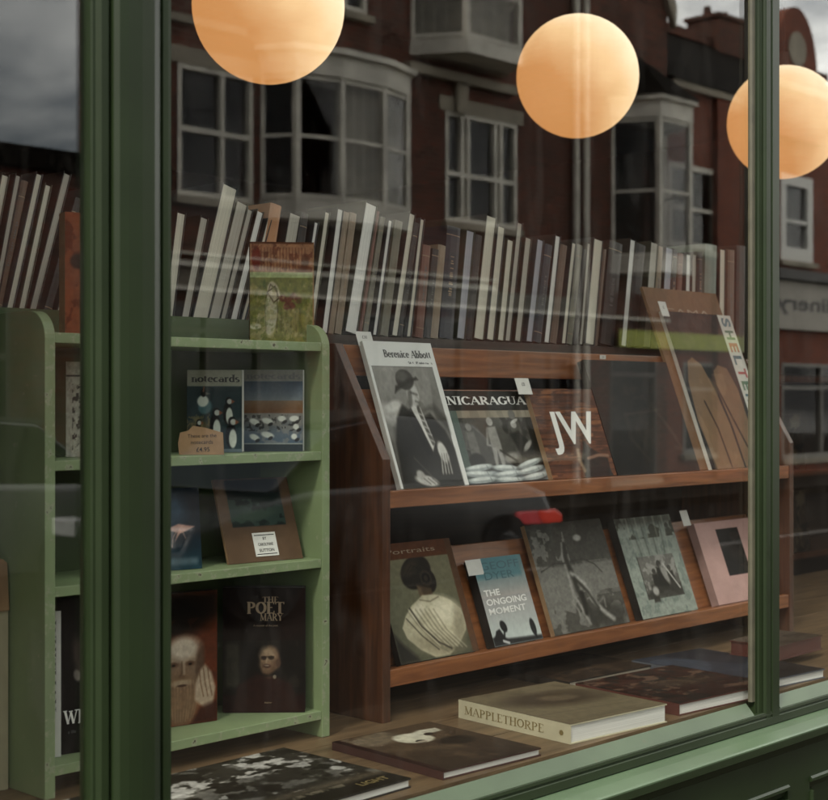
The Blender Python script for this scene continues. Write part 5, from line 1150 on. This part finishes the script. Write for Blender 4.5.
# ---- low building whose roofline shows in the left pane
hC = house('low dark brick building across the street, left of the bow-windowed house')
wall_with_holes(hC, -2, A0-.01, 0, 4.2, [(-.5,1.8,.5,2.6),(3.2,5.4,.5,2.6),(6.6,8.8,.5,2.6)], M['brick'])
for x0, x1 in ((-.5,1.8),(3.2,5.4),(6.6,8.8)): sash(hC, x0, x1, .5, 2.6, 2.0, mull=((x0+x1)/2,), frame_m=MATS['shop_joinery'])
b = MB(); b.box(-2, YR_-6, 4.2, A0-.01, YR_+.12, 4.45); b.build('roof', SLT, hC)
b = MB(); b.box(-2, YR_-6, 0, -1.7, YR_-.301, 4.199); b.box(-2, YR_-6.3, 0, A0-.01, YR_-6.001, 4.199); b.build('rear_wall', M['brick'], hC)

# ================================================================== parked cars
def car(label, x, y, rot, paint, L=4.2, lit=False, group='cars in the street'):
    e = empty('parked_car', label, 'car', loc=(x, y, -.12), group=group); e.rotation_euler = (0, 0, rot)
    hl = L/2
    b = MB(); n = 14
    prof = [(-hl,.32),(-hl,.62),(-hl+.12,.82),(-hl+.5,.93),(-.6,.97),(.9,.95),(hl-.45,.84),(hl-.1,.70),(hl,.52),(hl,.30),(hl-.35,.22),(-hl+.35,.22)]
    v = []; rows = [(-.86,.93),(-.82,.98),(-.5,1.0),(.5,1.0),(.82,.98),(.86,.93)]
    m_ = len(prof)
    for (yy, s) in rows: v += [(p[0]*s, yy, .22+(p[1]-.22)*s) for p in prof]
    f = [tuple(range(m_)), tuple(reversed(range(m_*5, m_*6)))]
    for r in range(5):
        for i in range(m_): f.append((r*m_+i, r*m_+(i+1) % m_, (r+1)*m_+(i+1) % m_, (r+1)*m_+i))
    b.add(v, f); body = b.build('body', paint, e, bevel=.03, smooth=True)
    g2 = MB(); cp = [(-hl+.38,.93),(-1.15,1.42),(-.2,1.50),(.55,1.40),(1.25,.94)]
    v = []
    for yy, s in ((-.78,0),(-.62,1),(.62,1),(.78,0)):
        pass
    k = len(cp); lo_ = [(p[0], p[1]) for p in cp]
    v = [(p[0], -.80+ (p[1]-.93)*.28, p[1]) for p in lo_]+[(p[0], .80-(p[1]-.93)*.28, p[1]) for p in lo_]
    f = [tuple(range(k)), tuple(reversed(range(k, 2*k)))]+[(i, i+k, (i+1) % k+k, (i+1) % k) for i in range(k)]
    g2.add(v, f); g2.build('cabin_glass', mat('car_glass', (.01,.012,.013), .08, .1, spec=.8), e, bevel=.02)
    r_ = MB(); v = [(-1.2,-.66,1.425),(-.2,-.64,1.505),(.56,-.66,1.41),(-1.2,.66,1.425),(-.2,.64,1.505),(.56,.66,1.41)]; v2 = [(p[0], p[1], p[2]+.03) for p in v]
    r_.add(v+v2, [(0,1,4,3),(1,2,5,4),(6,9,10,7),(7,10,11,8),(0,6,7,1),(1,7,8,2),(3,4,10,9),(4,5,11,10),(0,3,9,6),(2,8,11,5)]); r_.build('roof', paint, e)
    for sy in (-1, 1):
        for sx in (-hl+.75, hl-.8):
            w = MB(); w.tube((sx, sy*.70, .32), (sx, sy*.89, .32), .32, n=28); t_ = w.build('wheel', mat('tyre_rubber', (.015,.015,.015), .8), e, smooth=False)
            q_ = MB(); q_.tube((sx, sy*.885, .32), (sx, sy*.90, .32), .19, .15, 12); q_.build('rim', mat('alloy', (.08,.08,.08), .5, .1, metal=.9), t_)
        h_ = MB(); h_.box(hl-.22, sy*.62-.16, .58, hl-.015, sy*.62+.16, .72); h_.build('headlight', mat('headlamp_glass', (.5,.5,.5), .15), e, bevel=.02)
        t2 = MB(); t2.box(-hl-.02, min(sy*.45, sy*.885), .52, -hl+(.66 if lit else .3), max(sy*.45, sy*.885), .64); (lit and t2.v.clear()); (lit and t2.f.clear()); (lit and t2.prism([(-hl-.02,.53),(-hl-.02,.60),(-hl+.06,.645),(-hl+.30,.645),(-hl+.26,.56),(-hl+.2,.53)], min(sy*.45,sy*.885), max(sy*.45,sy*.885), 'y')); t2.build('tail_light', mat('lit_red_lamp', (.4,.01,.01), .2, emit=(1,.10,.06,TAIL)) if lit else mat('red_lamp_glass', (.25,.01,.01), .2), e, bevel=.02)
        if lit:
            t3 = MB(); t3.prism([(-hl+.33,.65),(-hl+.29,.56),(-hl+.25,.53),(-hl+.50,.54),(-hl+.62,.60),(-hl+.60,.65)], min(sy*.45,sy*.884), max(sy*.45,sy*.884), 'y'); t3.build('tail_light', mat('lit_pink_lamp', (.4,.03,.03), .2, emit=(1,.12,.13,TAIL*.7)), e, bevel=.02)
    return e
TAIL = .26
silver = mat('silver_car_paint', (.16,.165,.155), .4, .05, 3, coat=.6)
darkp = mat('black_car_paint', (.010,.009,.008), .4, .1, 3, coat=.2)
car('silver car parked at the far kerb', 5.3, -8.0, math.pi, silver)
car('black car with its red tail lights lit, driving past the shop', 8.15, -5.75, math.pi, darkp, lit=True)
False and car('dark car parked at the far kerb opposite the brick house', 15.2, -8.1, 0, mat('dark_grey_car_paint', (.03,.03,.033), .25, .1, 3, coat=.6))

# ================================================================== sky, sun, camera
SUN_EL, SUN_AZ = 48, 200       # azimuth of the sun measured from +X, counter-clockwise (behind the camera, over the houses)
w = bpy.data.worlds.new('World'); scene.world = w; w.use_nodes = True
nt = w.node_tree; bg = nt.nodes['Background']; bg.inputs['Strength'].default_value = SKY
sky = nt.nodes.new('ShaderNodeTexSky'); sky.sky_type = 'NISHITA'; sky.sun_disc = False
sky.sun_elevation = R(SUN_EL); sky.sun_rotation = R(90-SUN_AZ); sky.dust_density = 3; sky.air_density = 1.2
tc = nt.nodes.new('ShaderNodeTexCoord'); mp = nt.nodes.new('ShaderNodeMapping'); mp.inputs['Scale'].default_value = (1, 1, 2.2)
nt.links.new(tc.outputs['Generated'], mp.inputs[0])
n1 = nt.nodes.new('ShaderNodeTexNoise'); n1.inputs['Scale'].default_value = 4.6; n1.inputs['Detail'].default_value = 8; n1.inputs['Roughness'].default_value = .55; n1.inputs['Distortion'].default_value = .3
nt.links.new(mp.outputs[0], n1.inputs['Vector'])
cr = nt.nodes.new('ShaderNodeValToRGB'); e = cr.color_ramp.elements
e[0].position = .36; e[0].color = (1.5, 1.5, 1.5, 1); e[0].position = .40; e[1].position = .60; e[1].color = (9.2, 8.9, 8.2, 1)
nt.links.new(n1.outputs['Fac'], cr.inputs[0])
# storm bank: the cloud cover is heavier towards -X,-Y (the near end of the street)
dp = nt.nodes.new('ShaderNodeVectorMath'); dp.operation = 'DOT_PRODUCT'; dp.inputs[1].default_value = Vector((.86,.5,.0)).normalized()
nt.links.new(tc.outputs['Generated'], dp.inputs[0])
mr = nt.nodes.new('ShaderNodeMapRange'); mr.inputs['From Min'].default_value = .0; mr.inputs['From Max'].default_value = .55; mr.inputs['To Min'].default_value = .22; mr.inputs['To Max'].default_value = .86
nt.links.new(dp.outputs['Value'], mr.inputs['Value'])
ml = nt.nodes.new('ShaderNodeMix'); ml.data_type = 'RGBA'; ml.blend_type = 'MULTIPLY'; ml.inputs['Factor'].default_value = 1
nt.links.new(cr.outputs[0], ml.inputs['A']); nt.links.new(mr.outputs[0], ml.inputs['B'])
mx = nt.nodes.new('ShaderNodeMix'); mx.data_type = 'RGBA'; mx.inputs['Factor'].default_value = .9
nt.links.new(sky.outputs[0], mx.inputs['A']); nt.links.new(ml.outputs['Result'], mx.inputs['B'])
nt.links.new(mx.outputs['Result'], bg.inputs['Color'])
sl = bpy.data.lights.new('sun', 'SUN'); sl.energy = SUN; sl.angle = R(14); sl.color = (1, .95, .88)
so = bpy.data.objects.new('sun', sl); COL.objects.link(so)
d = Vector((math.cos(R(SUN_EL))*math.cos(R(SUN_AZ)), math.cos(R(SUN_EL))*math.sin(R(SUN_AZ)), math.sin(R(SUN_EL))))
so.rotation_euler = d.to_track_quat('Z', 'Y').to_euler(); so.location = (0, -5, 20)

cam = bpy.data.cameras.new('camera'); co = bpy.data.objects.new('camera', cam); COL.objects.link(co)
cam.sensor_width = 36; cam.sensor_fit = 'HORIZONTAL'; cam.lens = F/828*36
co.location = (0, 0, EYE); co.rotation_euler = (R(90), 0, R(-46))
cam.clip_start = .02; cam.clip_end = 500
cam.dof.use_dof = True; cam.dof.focus_distance = 2.8; cam.dof.aperture_fstop = 7
scene.camera = co
scene.view_settings.view_transform = 'Standard'; scene.view_settings.look = 'None'; scene.view_settings.gamma = 1
scene.view_settings.use_curve_mapping = False; scene.view_settings.exposure = EXPOSURE
